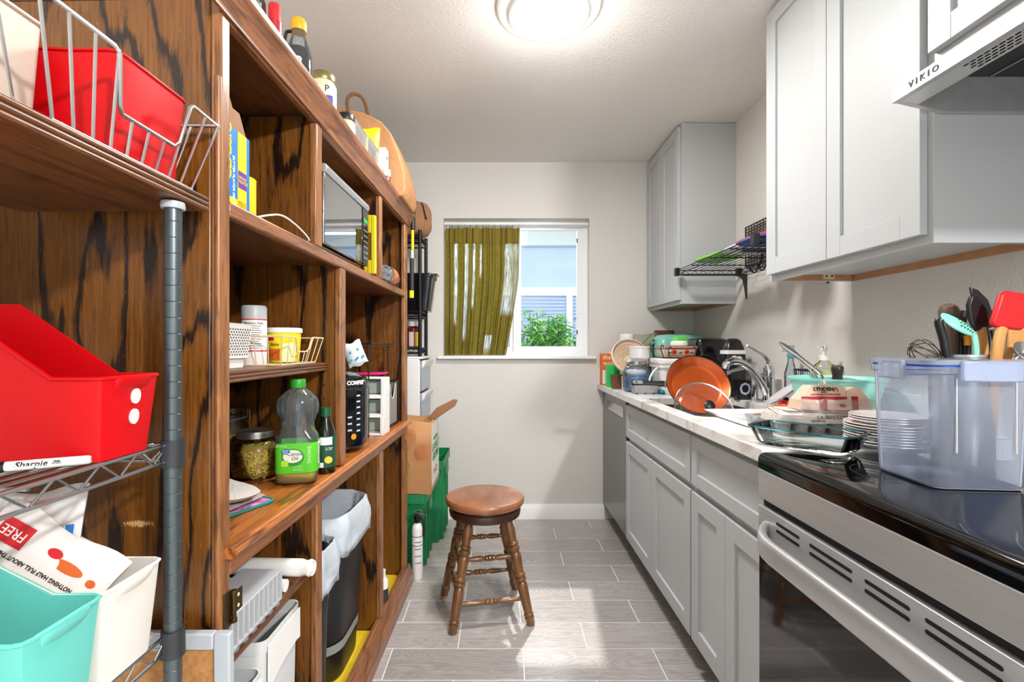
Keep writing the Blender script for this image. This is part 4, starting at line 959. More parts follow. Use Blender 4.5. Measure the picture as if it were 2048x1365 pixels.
text('COMFEE\'', .0185, m_prtw, pc, pp(.046, .240, .1410), pframe(.046), fy, bend=.141, bold=.0008)
decal(pc, 'start_button', mat('button_orange', (244, 150, 20), .4), pp(.034, .058, .1416), pframe(.034), fy, .020, .020, ell=True, t=.001)
m_pt = mat('panel_print', (190, 200, 214), .5)
for c_, n_, u0 in ((0, 8, -.052), (1, 3, -.012), (2, 3, .020), (3, 7, .054)):
    for k in range(n_):
        z = .196-k*.020 if c_ in (0, 3) else .125-k*.022
        decal(pc, 'button_label', m_pt, pp(u0, z, .1415), pframe(u0), fy, .016 if c_ else .020, .0055, t=.0005)
decal(pc, 'display', mat('display_black', (4, 5, 10), .05), pp(.012, .168, .1415), pframe(.012), fy, .055, .044, bend=.1415, t=.0005)
# organiser, grey bin, pink mat, black wire stand, snack bag
og = thing('desk_organizer', 'white three-tier plastic organizer standing beside the pressure cooker', 'organizer', (-.548, 2.03, ZL), HT)
o_ = MB()
for k, (z0, z1, s) in enumerate(((0, .078, 0), (.078, .155, -.006), (.155, .235, -.012))):
    x1 = .068+s*.0; y0 = -.055-s
    for (a, b_, c_, d_, e, f_) in ((-.075, y0, z0, -.062, .05, z1), (x1-.014, y0, z0, x1, .05, z1), (-.062, .046, z0, x1-.014, .05, z1), (-.062, y0, z0, x1-.014, .05, z0+.010), (-.062, y0, z1-.004, x1-.014, .05, z1)):
        o_.box(a, b_, c_, d_, e, f_)
o_.build('shell', m_whitep, og, bev=.003)
for z0 in (.012, .09, .167): MB().box(-.06, .01, z0, .052, .044, z0+.05).build('contents', mat('cards_sage', (168, 180, 168), .7), og)
gb = thing('fabric_bin', 'grey fabric bin with scooped front in a black wire stand', 'bin', (-.60, 2.215, ZL), HT)
def scoop(y): return .195-.07*max(0, 1-(y/.05)**2)
g_ = MB(); n_ = 20
ys = [-.085+.17*k/n_ for k in range(n_+1)]
g_.loft([[Vector((.098, y, .012)) for y in ys]+[Vector((.101, y, .012)) for y in ys[::-1]], [Vector((.100, y, scoop(y))) for y in ys]+[Vector((.103, y, scoop(y))) for y in ys[::-1]]])
m_gfab = mat('grey_fabric', (140, 138, 132), .85)
g_.box(-.10, -.088, .012, .101, -.085, .195).box(-.10, .085, .012, .101, .088, .195).box(-.103, -.088, .012, -.10, .088, .195).box(-.10, -.085, .012, .10, .085, .015)
g_.build('bin_body', m_gfab, gb)
MB().tube([(.103, y, scoop(y)) for y in ys], .002, 6).build('piping', mat('fabric_pipe', (215, 213, 206), .8), gb)
m_bw = mat('black_wire', (14, 14, 15), .4, .3)
w_ = MB(); w_.tube([(.106, -.095, .2), (.106, .095, .2), (-.106, .095, .2), (-.106, -.095, .2)], .0035, 8, True).tube([(.106, -.095, .010), (.106, .095, .010), (-.106, .095, .010), (-.106, -.095, .010)], .0035, 8, True)
for x, y in ((.106, -.095), (.106, .095), (-.106, .095), (-.106, -.095)): w_.tube([(x, y, 0), (x, y, .2)], .003, 8)
w_.build('wire_stand', m_bw, gb)
tag(MB().loft([rrect(.085, .062, z, .02, 5, (0, 0, 0)) for z in (0, .006)]).build('silicone_mat', mat('hot_pink', (236, 20, 130), .45), loc=(-.60, 2.16, ZL+.2405), rot=(0, R(-1), HT), bev=.0015), 'hot pink silicone mat lying across the organizer and the grey bin', 'mat')
wsd = thing('wire_stand', 'black wire stand rising behind the pressure cooker in hutch', 'wire rack', (-.665, 2.16, ZL), HT)
w_ = MB().tube([(.15, -.23, .375), (.15, .145, .375), (.12, .16, .375), (-.15, .16, .375), (-.15, -.23, .375)], .003, 8, True).tube([(.14, -.22, .362), (.14, .145, .362), (-.15, .15, .362), (-.15, -.22, .362)], .002, 8, True)
w_.build('rim_wire', m_bw, wsd)
for x, y in ((.14, -.225), (-.15, .155), (-.15, -.225), (.12, .158)): MB().tube([(x, y, .375), (x, y, 0)], .003, 8).build('leg', m_bw, wsd)
for k in range(9): MB().tube([(-.15, -.17+k*.036, .362), (.14, -.17+k*.036, .362)], .0015, 6).build('deck_wire', m_bw, wsd)
sb = pouch('snack_bag', 'white and teal snack bag propped up behind the pressure cooker', 'snack bag', uframe((-.570, 1.885, ZL+.335), (.9, .3, .35), (-.30, .1, 1)), .075, .095, .026, mat('bag_white', (222, 226, 226), .4, bump=.3, bscale=40))
for k in range(5): decal(sb, 'teal_print', mat('print_teal', (30, 150, 170), .5), (-.022+.011*k, -.0138+.0012*abs(k-2), -.022+.016*((k*2) % 4)), (1, 0, .5), (-.5, 0, 1), .018, .009)
# ---------------------------------------------------------------- bottom row
rl = thing('bag_roll', 'roll of white plastic bags on top in the lower cubby', 'roll', (-.585, 1.215, .626), rot=(0, R(90), R(-3)))
MB().lathe([(0, -.125), (.018, -.125), (.021, -.12), (.021, .085), (.017, .10), (.021, .108), (.018, .116), (.012, .112), (.006, .118), (0, .112)], n=24).build('roll_body', m_whitep, rl, smooth=60)
rl2 = thing('bag_roll', 'lower roll of white bags lying under the top one', 'roll', (-.60, 1.175, .6005), rot=(0, R(90), R(-3)))
MB().lathe([(0, -.10), (.0145, -.10), (.0145, .08), (.004, .08), (.004, .078), (0, .078)], n=20).build('roll_body', m_whitep, rl2)
gr = thing('dish_rack', 'grey plastic slatted rack with round feet overhanging the lower shelf', 'rack', (-.530, 1.0, .587), HT)
m_gpl = mat('grey_plastic', (186, 189, 192), .45)
MB().box(-.07, -.105, .074, .022, .118, .079).build('top_plate', m_gpl, gr, bev=.002)
MB().box(.014, -.105, .010, .022, .118, .016).build('bottom_rail', m_gpl, gr, bev=.001)
for k in range(12):
    y = -.103+k*.0196; MB().box(.014, y, .014, .022, y+.0055, .076).build('slat', m_gpl, gr)
for k in range(7):
    y = -.095+k*.033; MB().lathe([(0, 0), (.007, 0), (.011, .004), (.011, .012), (0, .012)], c=(.012, y, 0), n=16).build('foot', mat('grey_foot', (120, 130, 138), .4), gr)
MB().box(-.07, .112, .0, -.062, .118, .075).box(-.07, -.105, .0, -.062, -.099, .075).build('back_leg', m_gpl, gr)
gp = pouch('snack_bag', 'crumpled gold foil snack bag behind the grey rack', 'snack bag', uframe((-.575, .955, .628), (.8, .6, 0), (0, 0, 1)), .085, .075, .06, mat('gold_foil', (206, 190, 96), .3, .55, bump=1, bscale=70, var=.4, vscale=60))
def scoopbin(label, y0, y1, zt):
    t = thing('plastic_bin', label, 'bin', (-.62, (y0+y1)/2, .0522), HT); hw = (y1-y0)/2; H = zt-.052
    O = []; n_ = 14
    MB().tub([(.105, hw-.012, 0), (.107, hw-.01, .006), (.113, hw-.002, H-.03), (.116, hw, H-.028), (.118, hw, H)], .003, r=.022, floor=0).build('shell', m_milk, t)
    pl2 = [(-hw+.012, H-.012), (hw-.012, H-.012), (hw-.012, H-.085), (hw-.03, H-.082), (0, H-.088), (-hw+.04, H-.10), (-hw+.022, H-.115), (-hw+.012, H-.135)]
    MB().prism(pl2, 'x', .1175, .1205).build('front_lip', m_whitep, t, bev=.001, smooth=0)
    return t
m_milk = mat('milky_plastic', (214, 216, 216), .4, sub=.0)
scoopbin('milky plastic bin in the lower cubby against the divider', 1.035, 1.215, .545)
scoopbin('milky plastic bin half hidden behind the hinge', .905, 1.025, .50)
# bins for rubbish
def trash(label, loc, hx_, hy_, H, tape=False, sd=1):
    t = thing('trash_can', label, 'bin', loc, HT)
    MB().tub([(hx_*.80, hy_*.80, 0), (hx_*.82, hy_*.82, .01), (hx_, hy_, H)], .003, r=.08, n=7).build('can_body', mat('can_black', (24, 25, 28), .38), t)
    r_ = random.Random(sd); N_ = 64
    base = rrect(1, 1, 0, .55, 15)
    def rg(k, z, jit, s=0):
        out = []
        for i, p in enumerate(base):
            a = i/len(base)*2*PI; j = jit*(sin(9*a+s)+.8*sin(19*a+2*s)+.6*sin(13*a-s))
            out.append(Vector((p.x*(hx_*k+j), p.y*(hy_*k+j), z+jit*2.2*sin(7*a+s))))
        return out
    MB().loft([rg(.66, H-.42, .001, 0), rg(.80, H-.22, .003, 1), rg(.90, H-.08, .004, 2), rg(.955, H+.004, .0015, 3), rg(1.0, H+.016, .001, 4), rg(1.05, H+.008, .0015, 5), rg(1.10, H-.03, .0035, 6), rg(1.105, H-.06, .004, 6.6), rg(1.115, H-.085, .0045, 7.3), rg(1.11, H-.11, .004, 8)], True, False, (True, False)).build('liner', mat('bag_liner', (196, 204, 212), .35, bump=.5, bscale=24), t, smooth=80, solid=.001)
    if tape:
        k = .82+.18*(.11/H); MB().loft([rrect(hx_*k+.0015, hy_*k+.0015, .10, .08, 7), rrect(hx_*(k+.008)+.0015, hy_*(k+.008)+.0015, .13, .08, 7)], False).build('tape', mat('duct_tape', (150, 152, 150), .4), t)
    return t
trash('large black trash can with white liner and tape band in hutch', (-.665, 1.735, .053), .148, .17, .545, True, 1)
trash('small black trash can with white liner beside the large one', (-.612, 1.437, .053), .100, .080, .52, False, 2)
sp = rzthing('spray_bottle', 'small white bottle with dark label in the far lower cubby', 'bottle', (-.505, 2.06, .0522))
MB().lathe([(0, 0), (.022, 0), (.023, .004), (.023, .13), (.012, .15), (0, .15)], n=20).build('bottle_body', m_whitep, sp)
MB().lathe([(0, .148), (.013, .148), (.013, .175), (0, .177)], n=16).build('cap', m_whitep, sp)
MB().lathe([(.0232, .02), (.0236, .02), (.0236, .10), (.0232, .10)], n=20, caps=(False, False)).build('label', mat('label_dark', (50, 50, 56), .5, var=.5, vscale=90), sp)
# ---------------------------------------------------------------- top of the hutch
ZT = 1.8225
rj = rzthing('glass_jar', 'clear glass jar with steel lid at near end of hutch top', 'jar', (-.535, 1.045, ZT))
MB().lathe([(0, 0), (.024, 0), (.025, .004), (.025, .10), (.02, .11), (.02, .12)], n=24, caps=(True, False)).build('glass', m_glassj, rj)
MB().lathe([(0, .118), (.022, .118), (.022, .145), (0, .146)], n=24).build('lid', m_lid, rj)
sr = rzthing('spice_bottle', 'small red capped bottle next to glass jar on hutch top', 'bottle', (-.510, 1.090, ZT))
MB().lathe([(0, 0), (.015, 0), (.015, .085), (0, .085)], n=20).build('bottle_body', mat('red_bottle', (170, 24, 26), .4), sr)
MB().lathe([(0, .084), (.013, .084), (.013, .12), (.011, .124), (0, .124)], n=20).build('cap', m_prtr, sr)
sy_ = rzthing('syrup_bottle', 'dark syrup bottle with yellow cap and loop handle on hutch', 'bottle', (-.512, 1.225, ZT))
MB().lathe([(0, 0), (.030, 0), (.032, .005), (.032, .085), (.027, .108), (.019, .13), (.017, .145), (.016, .155)], n=28, caps=(True, False)).build('bottle_body', m_petb, sy_)
MB().lathe([(0, .004), (.0305, .006), (.0305, .085), (.0265, .103), (0, .103)], n=28).build('syrup', mat('dark_syrup', (24, 12, 8), .15), sy_)
MB().lathe([(0, .150), (.0185, .150), (.0195, .153), (.0195, .172), (.016, .180), (0, .182)], n=24).build('cap', mat('cap_yellow', (240, 166, 20), .4), sy_)
MB().tube(smooth_path([(-.018, -.004, .15), (-.03, -.004, .147), (-.033, -.004, .125), (-.026, -.004, .105)], 5), .004, 8).build('handle', m_black, sy_)
text('R', .03, m_prtw, sy_, (.014, -.0295, .06), (.9, .43, 0), fy, bend=.0325, bold=.001)
jp = rzthing('sauce_jar', 'cream sauce jar with gold lid and blue label on hutch', 'jar', (-.507, 1.378, ZT))
MB().lathe([(0, 0), (.035, 0), (.037, .005), (.037, .09), (.031, .104), (0, .104)], n=32).build('jar_body', mat('cream_sauce', (228, 214, 178), .3, coat=.3), jp)
MB().lathe([(0, .103), (.033, .103), (.034, .106), (.034, .122), (.031, .126), (0, .1255)], n=32).build('lid', mat('gold_lid', (150, 138, 92), .3, .8), jp)
d3 = Vector((.40, -.917, 0)); r3 = (.917, .40, 0)
decal(jp, 'blue_label', mat('label_navy', (34, 58, 120), .5), d3*.0374+Vector((-.018, .002, .084)), (.99, -.1, 0), fy, .022, .018, bend=.0374)
decal(jp, 'cream_label', mat('label_cream', (236, 226, 196), .5), d3*.0375+Vector((0, 0, .045)), r3, fy, .05, .07, bend=.0376)
text('P', .026, m_ink, jp, d3*.038+Vector((.008, .003, .072)), r3, fy, bend=.038); decal(jp, 'purple_patch', mat('label_violet', (80, 80, 170), .5), d3*.0382+Vector((.012, .006, .04)), r3, fy, .022, .030, bend=.038)
jb = rzthing('spread_jar', 'jar with black lid and tan contents on the hutch top', 'jar', (-.508, 1.585, ZT))
MB().lathe([(0, 0), (.028, 0), (.029, .004), (.029, .082), (.025, .09), (0, .09)], n=28).build('jar_body', mat('tan_jar', (214, 186, 140), .35), jb)
MB().lathe([(0, .089), (.0275, .089), (.028, .091), (.028, .108), (.026, .111), (0, .111)], n=28).build('lid', m_black, jb)
MB().lathe([(.0292, .02), (.0295, .02), (.0295, .07), (.0292, .07)], n=28, caps=(False, False)).build('label', m_prtw, jb)
m_acr = glass('acrylic', (253, 254, 254), .28, (240, 240, 236), .02, edge=.12, ior=1.3)
def acrylic(label, y0, y1, zt, fill):
    t = rzthing('acrylic_bin', label, 'bin', (-.545, (y0+y1)/2, ZT)); hw = (y1-y0)/2
    MB().tub([(.05, hw-.004, 0), (.053, hw, zt-ZT)], .0025, r=.006, n=3).build('shell', m_acr, t)
    MB().tube([p for p in rrect(.053, hw, zt-ZT, .006, 3)], .002, 6, True).build('rim', m_acr, t)
    r_ = random.Random(int(y0*100))
    for k in range(3):
        yy = -hw+.03+k*(2*hw-.06)/2; MB().lathe([(0, 0), (.02, 0), (.02, .06+.02*r_.random()), (.017, .085), (0, .086)], c=(.015, yy, .004), n=16).build('packet', mat(fill[k % len(fill)][0], fill[k % len(fill)][1], .4), t)
acrylic('first clear acrylic bin of packets behind the black-lidded jar', 1.635, 1.775, 1.945, [('pk_cream', (226, 214, 190)), ('pk_white', (230, 228, 222))])
acrylic('second clear acrylic bin of packets in front of white boxes', 1.80, 1.955, 1.957, [('pk_yellow', (230, 190, 70)), ('pk_brown', (110, 70, 50)), ('pk_white', (230, 228, 222))])
yb_ = pouch('snack_bag', 'upright yellow snack bag behind the clear bins on hutch', 'snack bag', uframe((-.565, 2.0, ZT+.129), (1, .1, 0), (0, .05, 1)), .125, .26, .05, mat('yellow_bag', (246, 190, 10), .4, bump=.3, bscale=20))
text('YOUR LIFE', .02, m_prto, yb_, (.0, -.012, .10), (1, 0, 0), fy, bold=.0004)
kb = thing('paper_bag', 'large brown paper bag lying on far end of hutch top', 'bag', (0, 0, 0))
m_kb = mat('kraft_paper', (170, 122, 80), .8, bump=.6, bscale=18, var=.1, vscale=9)
pl = [(-.90, 1.824), (-.430, 1.824), (-.415, 1.86), (-.420, 1.93), (-.445, 2.02), (-.478, 2.10), (-.52, 2.150), (-.60, 2.19), (-.72, 2.21), (-.90, 2.22)]
kk = MB().prism(pl, 'y', 2.09, 2.375).build('bag_body', m_kb, kb, bev=.007)
hnd = MB().tube(smooth_path([(-.66, 2.10, 2.17), (-.655, 2.06, 2.225), (-.62, 2.05, 2.245), (-.585, 2.06, 2.225), (-.575, 2.10, 2.17)], 6), .008, 8, flat=.25)
hnd.build('handle', mat('kraft_handle', (120, 84, 54), .8), kb)
def wbox(label, x, y, w, d, h_):
    t = rzthing('box', label, 'box', (x, y, ZT)); MB().box(-w/2, -d/2, 0, w/2, d/2, h_).build('carton', m_whitep, t, bev=.001, smooth=0)
    decal(t, 'print_line', m_ink, (w/2+.0002, 0, h_*.8), *AI, d*.6, .006); decal(t, 'gold_print', m_prty, (w/2+.0002, 0, h_*.5), *AI, d*.5, .02); return t
wbox('taller white carton beside the yellow bag on hutch top', -.505, 2.045, .045, .05, .185)
wbox('lower white carton at the edge beside taller one', -.480, 2.16, .04, .06, .165)
vb = rzthing('pill_bottle', 'small purple bottle with white cap in front of cartons', 'bottle', (-.474, 2.00, ZT))
MB().lathe([(0, 0), (.0165, 0), (.0165, .05), (.013, .056), (0, .056)], n=20).build('bottle_body', mat('purple_bottle', (96, 50, 74), .3), vb)
MB().lathe([(0, .054), (.0165, .054), (.0165, .082), (0, .083)], n=20).build('cap', m_whitep, vb)
# bow-handled garden tool hooked over the far end
tl = thing('lopper', 'yellow and black long-handled tool hanging at far end of hutch', 'tool', (0, 0, 0))
m_tly = mat('tool_yellow', (240, 206, 20), .4)
tp_ = [(-.50, 2.30, 1.872), (-.475, 2.36, 1.872), (-.452, 2.41, 1.868), (-.446, 2.446, 1.852)]
MB().tube(smooth_path(tp_, 5), .011, 10).build('grip', m_black, tl)
MB().tube(smooth_path([(p[0]+.002, p[1], p[2]+.012) for p in tp_], 5), .007, 8).build('yellow_grip', m_tly, tl)
def seg(z1, z0, r_, m, nm, xs=0): MB().lathe([(0, z0), (r_, z0+.002), (r_, z1-.002), (0, z1)], c=(-.446+xs-(1.85-(z0+z1)/2)*.02, 2.446, 0), n=14).build(nm, m, tl)
seg(1.86, 1.765, .012, m_black, 'grip'); seg(1.765, 1.665, .0075, m_tly, 'rod'); seg(1.665, 1.62, .0075, mat('rod_white', (226, 220, 190), .4), 'rod'); seg(1.62, 1.46, .0105, mat('grip_dark', (34, 33, 32), .5), 'grip'); seg(1.46, 1.42, .012, m_tly, 'end_cap')
# ---------------------------------------------------------------- far left corner beyond the hutch
du = thing('drawer_tower', 'white plastic drawer tower with clear drawers in far left corner', 'drawers', (-.64, 3.065, .498))
MB().box(-.17, -.19, .0, .155, .19, .012).box(-.17, -.19, .602, .172, .19, .617).box(-.17, -.19, .012, .155, -.178, .602).box(-.17, .178, .012, .155, .19, .602).box(-.17, -.178, .012, -.16, .178, .602).build('frame', m_whitep, du, bev=.004)
m_clr = glass('drawer_clear', (214, 230, 246), .8, (214, 228, 244), .1)
for k in range(3):
    z = .016+k*.196
    b = MB().box(-.15, -.174, z, .165, .174, z+.185).build('drawer', m_clr, du, bev=.006)
    MB().prism([(.165, z+.135), (.182, z+.158), (.188, z+.185), (.165, z+.185)], 'y', -.174, .174).build('drawer_lip', m_whitep, b, bev=.003)
br_ = thing('wire_shelf', 'black wire shelf unit standing on the white drawer tower', 'shelf', (0, 0, 0))
for x in (-.486, -.74):
    for y in (2.89, 3.12): MB().lathe([(0, 1.1155), (.011, 1.1155), (.011, 1.87), (0, 1.871)], c=(x, y, 0), n=12).build('post', m_bw, br_)
for z in (1.165, 1.385, 1.84):
    wire_shelf(br_, -.74, -.486, 2.89, 3.12, z, m_bw, .03, .004, .03, 6)
sj = thing('sauce_jar', 'red sauce jar with white lid and yellow label on black shelf', 'jar', (-.545, 3.0, 1.1705))
MB().lathe([(0, 0), (.04, 0), (.042, .005), (.042, .115), (.03, .13), (0, .13)], n=28).build('jar_body', mat('red_sauce', (96, 30, 24), .25, coat=.3), sj)
MB().lathe([(0, .13), (.032, .13), (.032, .158), (0, .16)], n=24).build('lid', m_whitep, sj)
decal(sj, 'yellow_label', m_prty, (.030, -.0295, .05), (.7, .7, 0), fy, .036, .088, bend=.042); decal(sj, 'white_label', mat('label_pinkish', (226, 190, 190), .5), (-.005, -.0418, .05), (1, -.1, 0), fy, .03, .088, bend=.042)
kn = thing('bread_bin', 'black lidded plastic bin on the middle black wire shelf', 'bin', (-.53, 3.005, 1.3905))
MB().tub([(.088, .085, 0), (.09, .087, .01), (.112, .099, .20)], .003, r=.02).build('bin_body', m_blk, kn)
MB().loft([rrect(.116, .100, .20, .02, 5), rrect(.120, .102, .206, .02, 5), rrect(.120, .102, .222, .02, 5), rrect(.110, .094, .228, .02, 5)]).build('lid', m_blk, kn)
MB().box(.10, -.05, .222, .138, .05, .23).build('handle', m_blk, kn, bev=.003)
kb2 = thing('paper_bag', 'crumpled brown paper bag on top of black wire shelf', 'bag', (-.545, 3.0, 1.8455))
def crump(a, b):
    th = 2*PI*a; ph = PI*b; r_ = 1+.10*sin(5*th+3*b)+.08*sin(9*th*1+7*b)
    return (.105*sin(ph)**.6*math.copysign(abs(cos(th))**.7, cos(th))*r_, .092*sin(ph)**.6*math.copysign(abs(sin(th))**.7, sin(th))*r_, .11-.11*math.copysign(abs(cos(ph))**.7, cos(ph)))
MB().grid(36, 16, crump).build('bag_body', mat('kraft_dark', (150, 108, 74), .8, bump=.6, bscale=16), kb2, smooth=50)
MB().tube(smooth_path([(.06, -.05, .20), (.075, -.09, .17), (.085, -.07, .12), (.09, -.03, .10)], 5), .004, 6).build('handle', m_black, kb2)
m_crate = mat('green_crate', (14, 124, 70), .42)
def crate(label, x1, y0, y1, H):
    t = thing('crate', label, 'crate', (x1-.19, (y0+y1)/2, 0)); hx_ = .19; hy_ = (y1-y0)/2
    MB().tub([(hx_-.03, hy_-.03, 0), (hx_-.012, hy_-.012, H-.05), (hx_, hy_, H-.048), (hx_, hy_, H)], .004, r=.02).build('shell', m_crate, t)
    for k in (-1, 0, 1): MB().box(hx_-.027, k*hy_*.55-.008, .01, hx_-.006, k*hy_*.55+.008, H-.05).build('rib', m_crate, t)
    MB().box(hx_-.01, -hy_*.3, H-.12, hx_+.004, hy_*.3, H-.05).build('handle', m_crate, t, bev=.003)
    decal(t, 'paper_label', m_prtw, (hx_-.0185, -hy_*.25, H*.42), *AI, .05, .09)
    return t
crate('green plastic crate under the shopping bag on the floor', -.395, 2.535, 2.86, .40)
crate('taller green plastic crate behind against the back wall', -.345, 2.87, 3.26, .495)
sg = thing('shopping_bag', 'kraft shopping bag with green printed front standing on the crate', 'bag', (-.465, 2.69, .402))
g_ = MB(); hx_, hy_, H = .095, .155, .375
lv_ = []
for z, s, j in ((0, 1, 0), (.12, 1.02, .004), (.25, 1.03, .006), (H, 1.0, .008)):
    lv_.append([Vector((p.x*s+j*sin(p.y*40), p.y*s, z+j*1.2*sin(p.x*50+p.y*30))) for p in [Vector(q) for q in ((hx_, -hy_, 0), (hx_, -hy_*.5, 0), (hx_, 0, 0), (hx_, hy_*.5, 0), (hx_, hy_, 0), (0, hy_-.01, 0), (-hx_, hy_, 0), (-hx_, 0, 0), (-hx_, -hy_, 0), (0, -hy_+.012, 0))]])
g_.loft(lv_, True, False, (True, False)).build('bag_body', mat('kraft_bag', (184, 132, 84), .7, bump=.3, bscale=12), sg, smooth=30, solid=.0015)
decal(sg, 'white_front', mat('bag_front', (226, 220, 212), .6), (hx_*1.035, 0, .20), *AI, .29, .33)
text('SUPPORTING', .026, m_prtg, sg, (hx_*1.05, -.0, .275), *AI, bold=.0005); text('LOCALLY\nGROWN', .056, m_prtg, sg, (hx_*1.05, -.0, .205), *AI, bold=.0015)
decal(sg, 'red_logo', m_prtr, (hx_*1.05, -.055, .10), *AI, .03, .03, ell=True); text('Fresh\nMarket', .022, m_prtr, sg, (hx_*1.05, .02, .10), *AI)
for (x, z, r_, c_) in ((-.03, .30, .05, (206, 120, 60)), (.05, .22, .04, (206, 110, 60)), (-.05, .15, .035, (150, 140, 60))):
    for k in range(4):
        ring_ = MB(); Mx = Matrix.Translation((x, -hy_*1.01-.0005, z)) @ Matrix.Rotation(R(90), 4, 'X')
        ring_.lathe([(r_*(1-k*.22), 0), (r_*(1-k*.22)-.004, 0.0002)], n=28, caps=(False, False), M=Mx).build('printed_ring', mat('ring_%d' % c_[1], c_, .6), sg)
MB().prism([(.05, .37), (.085, .36), (.205, .44), (.22, .475), (.20, .48), (.10, .43)], 'y', .02, .035).build('open_flap', mat('kraft_flap', (150, 104, 66), .7), sg, bev=.004)
fe = thing('fire_extinguisher', 'white fire extinguisher with black valve on floor at hutch end', 'fire extinguisher', (-.428, 2.465, 0))
MB().lathe([(0, 0), (.026, 0), (.0275, .004), (.0275, .25), (.022, .272), (.012, .28), (0, .28)], n=28).build('cylinder', m_whitep, fe)
MB().lathe([(0, .278), (.012, .278), (.012, .30), (.017, .302), (.017, .32), (0, .32)], n=20).box(-.012, -.03, .322, .012, .02, .33).build('valve', m_black, fe)
MB().tube(smooth_path([(.014, 0, .305), (.03, -.004, .29), (.033, -.004, .25), (.031, -.004, .215)], 6), .006, 8).build('hose', m_black, fe)
MB().tube([(-.01, -.01, .345)]+[(.01+.016*cos(R(a)), -.01, .335+.016*sin(R(a))) for a in range(180, -181, -30)]+[(.05, -.012, .322)], .0016, 6).build('pull_pin', m_chrome, fe)
for z in (.085, .12, .155, .19): decal(fe, 'print_line', mat('print_grey', (90, 90, 90), .5), (.009, -.0262, z), (.95, .31, 0), fy, .034, .004, bend=.0277)
for z in (.215, .17): MB().lathe([(.0277, z), (.0281, z), (.0281, z+.003), (.0277, z+.003)], n=24, caps=(False, False)).build('band', m_black, fe)
# ---------------------------------------------------------------- wire wall shelf with bags
ws = thing('wall_shelf', 'black wire wall shelf on brackets between the two wall cabinets', 'shelf', (0, 0, 0))
wire_shelf(ws, .962, 1.300, 1.835, 2.66, 1.592, m_bw, .022, .0024, .03, 16)
bm2 = MB()
pr = [(1.312, 1.44), (1.312, 1.555), (.965, 1.555), (.965, 1.565), (1.3125, 1.566)]
for y in (2.60, 1.95):
    b_ = MB(); b_.box(.962, y-.010, 1.556, 1.3125, y+.010, 1.565)
    ap = [(1.3125, 1.43), (1.3125, 1.556), (1.255, 1.556), (1.285, 1.548), (1.297, 1.53), (1.304, 1.49)]
    b_.prism(ap, 'y', y-.009, y+.009).build('bracket', mat('bracket_black', (40, 42, 46), .5), ws, bev=.001)
for (x, y) in ((.962, 2.66), (.962, 1.84), (1.30, 2.66)): MB().box(x-.012, y-.014, 1.563, x+.012, y+.014, 1.606).build('corner_clip', m_black, ws, bev=.002)
for y in (1.99, 2.05):
    MB().tube(smooth_path([(1.10, y, 1.592), (1.10, y, 1.55), (1.085, y, 1.51), (1.07, y, 1.49), (1.055, y, 1.50), (1.05, y, 1.515)], 5), .003, 8).build('s_hook', m_bw, ws)
m_bgreen = mat('bag_green', (110, 190, 60), .4, bump=.3, bscale=25); m_bred = mat('bag_red', (214, 30, 36), .4, bump=.3, bscale=25); m_bblue = mat('bag_blue', (60, 80, 170), .4, bump=.4, bscale=25, var=.4, vscale=20)
def flatbag(label, c, rz, w, d, t_, m): return pad('food_bag', label, 'bag', c, R(rz), w, d, t_, m, None, .003, sd=int(w*1000))
flatbag('green food bag lying on the black wire wall shelf', (1.06, 2.36, 1.595), 8, .14, .24, .03, m_bgreen)
flatbag('white food bag lying between green and blue bags on wall shelf', (1.10, 2.16, 1.595), -5, .20, .14, .03, mat('bag_offwhite', (214, 212, 214), .45, bump=.3, bscale=25))
flatbag('blue food bag near the right end of the black wall shelf', (1.11, 1.98, 1.595), 4, .24, .18, .03, m_bblue)
flatbag('red food bag on top of the other bags on wall shelf', (1.17, 2.10, 1.627), 6, .20, .26, .035, m_bred)
mo = thing('mesh_organizer', 'dark perforated metal organizer standing against wall on the wire shelf', 'organizer', (0, 0, 0))
m_msh = mat('dark_mesh', (66, 56, 52), .5, .5)
mm_ = MB()
for k in range(27): y = 1.835+k*.028; mm_.box(1.292, y, 1.595, 1.295, y+.006, 1.805)
for k in range(15): z = 1.60+k*.0145; mm_.box(1.2915, 1.835, z, 1.2945, 2.57, z+.005)
mm_.build('mesh_panel', m_msh, mo, kind='stuff', smooth=0)
MB().tube([(1.293, 1.835, 1.597), (1.293, 2.57, 1.597), (1.293, 2.57, 1.805), (1.293, 1.835, 1.805)], .004, 6, True).build('rim', m_msh, mo)
# ---------------------------------------------------------------- counter, far corner
ZK = .9195
def cyl(name, label, cat, x, y, z, parts):
    t = thing(name, label, cat, (x, y, z))
    for nm, prof, m, kw in parts: MB().lathe(prof, n=kw.get('n', 32), caps=kw.get('caps', (True, True))).build(nm, m, t)
    return t
def kbox(name, label, cat, x0, x1, y0, y1, z0, z1, m, nm='carton', bev=.0012):
    t = thing(name, label, cat, ((x0+x1)/2, (y0+y1)/2, z0)); MB().box((x0-x1)/2, (y0-y1)/2, 0, (x1-x0)/2, (y1-y0)/2, z1-z0).build(nm, m, t, bev=bev, smooth=0); return t
oj = kbox('juice_carton', 'orange carton with white lettering in the corner by window wall', 'carton', .662, .758, 3.19, 3.268, ZK, 1.127, mat('carton_orange', (236, 110, 12), .45))
text("that's\nwow", .042, m_prtw, oj, (.0, -.0394, .165), *CA, shear=.1); MB().lathe([(0, .207), (.013, .207), (.013, .222), (0, .223)], c=(.02, 0, 0), n=16).build('cap', m_whitep, oj)
decal(oj, 'white_panel', m_prtw, (-.03, -.0393, .055), *CA, .03, .09)
gk = kbox('tea_box', 'bright green box standing in front of the orange carton', 'box', .668, .745, 3.05, 3.12, ZK, 1.058, mat('box_green', (40, 196, 92), .4))
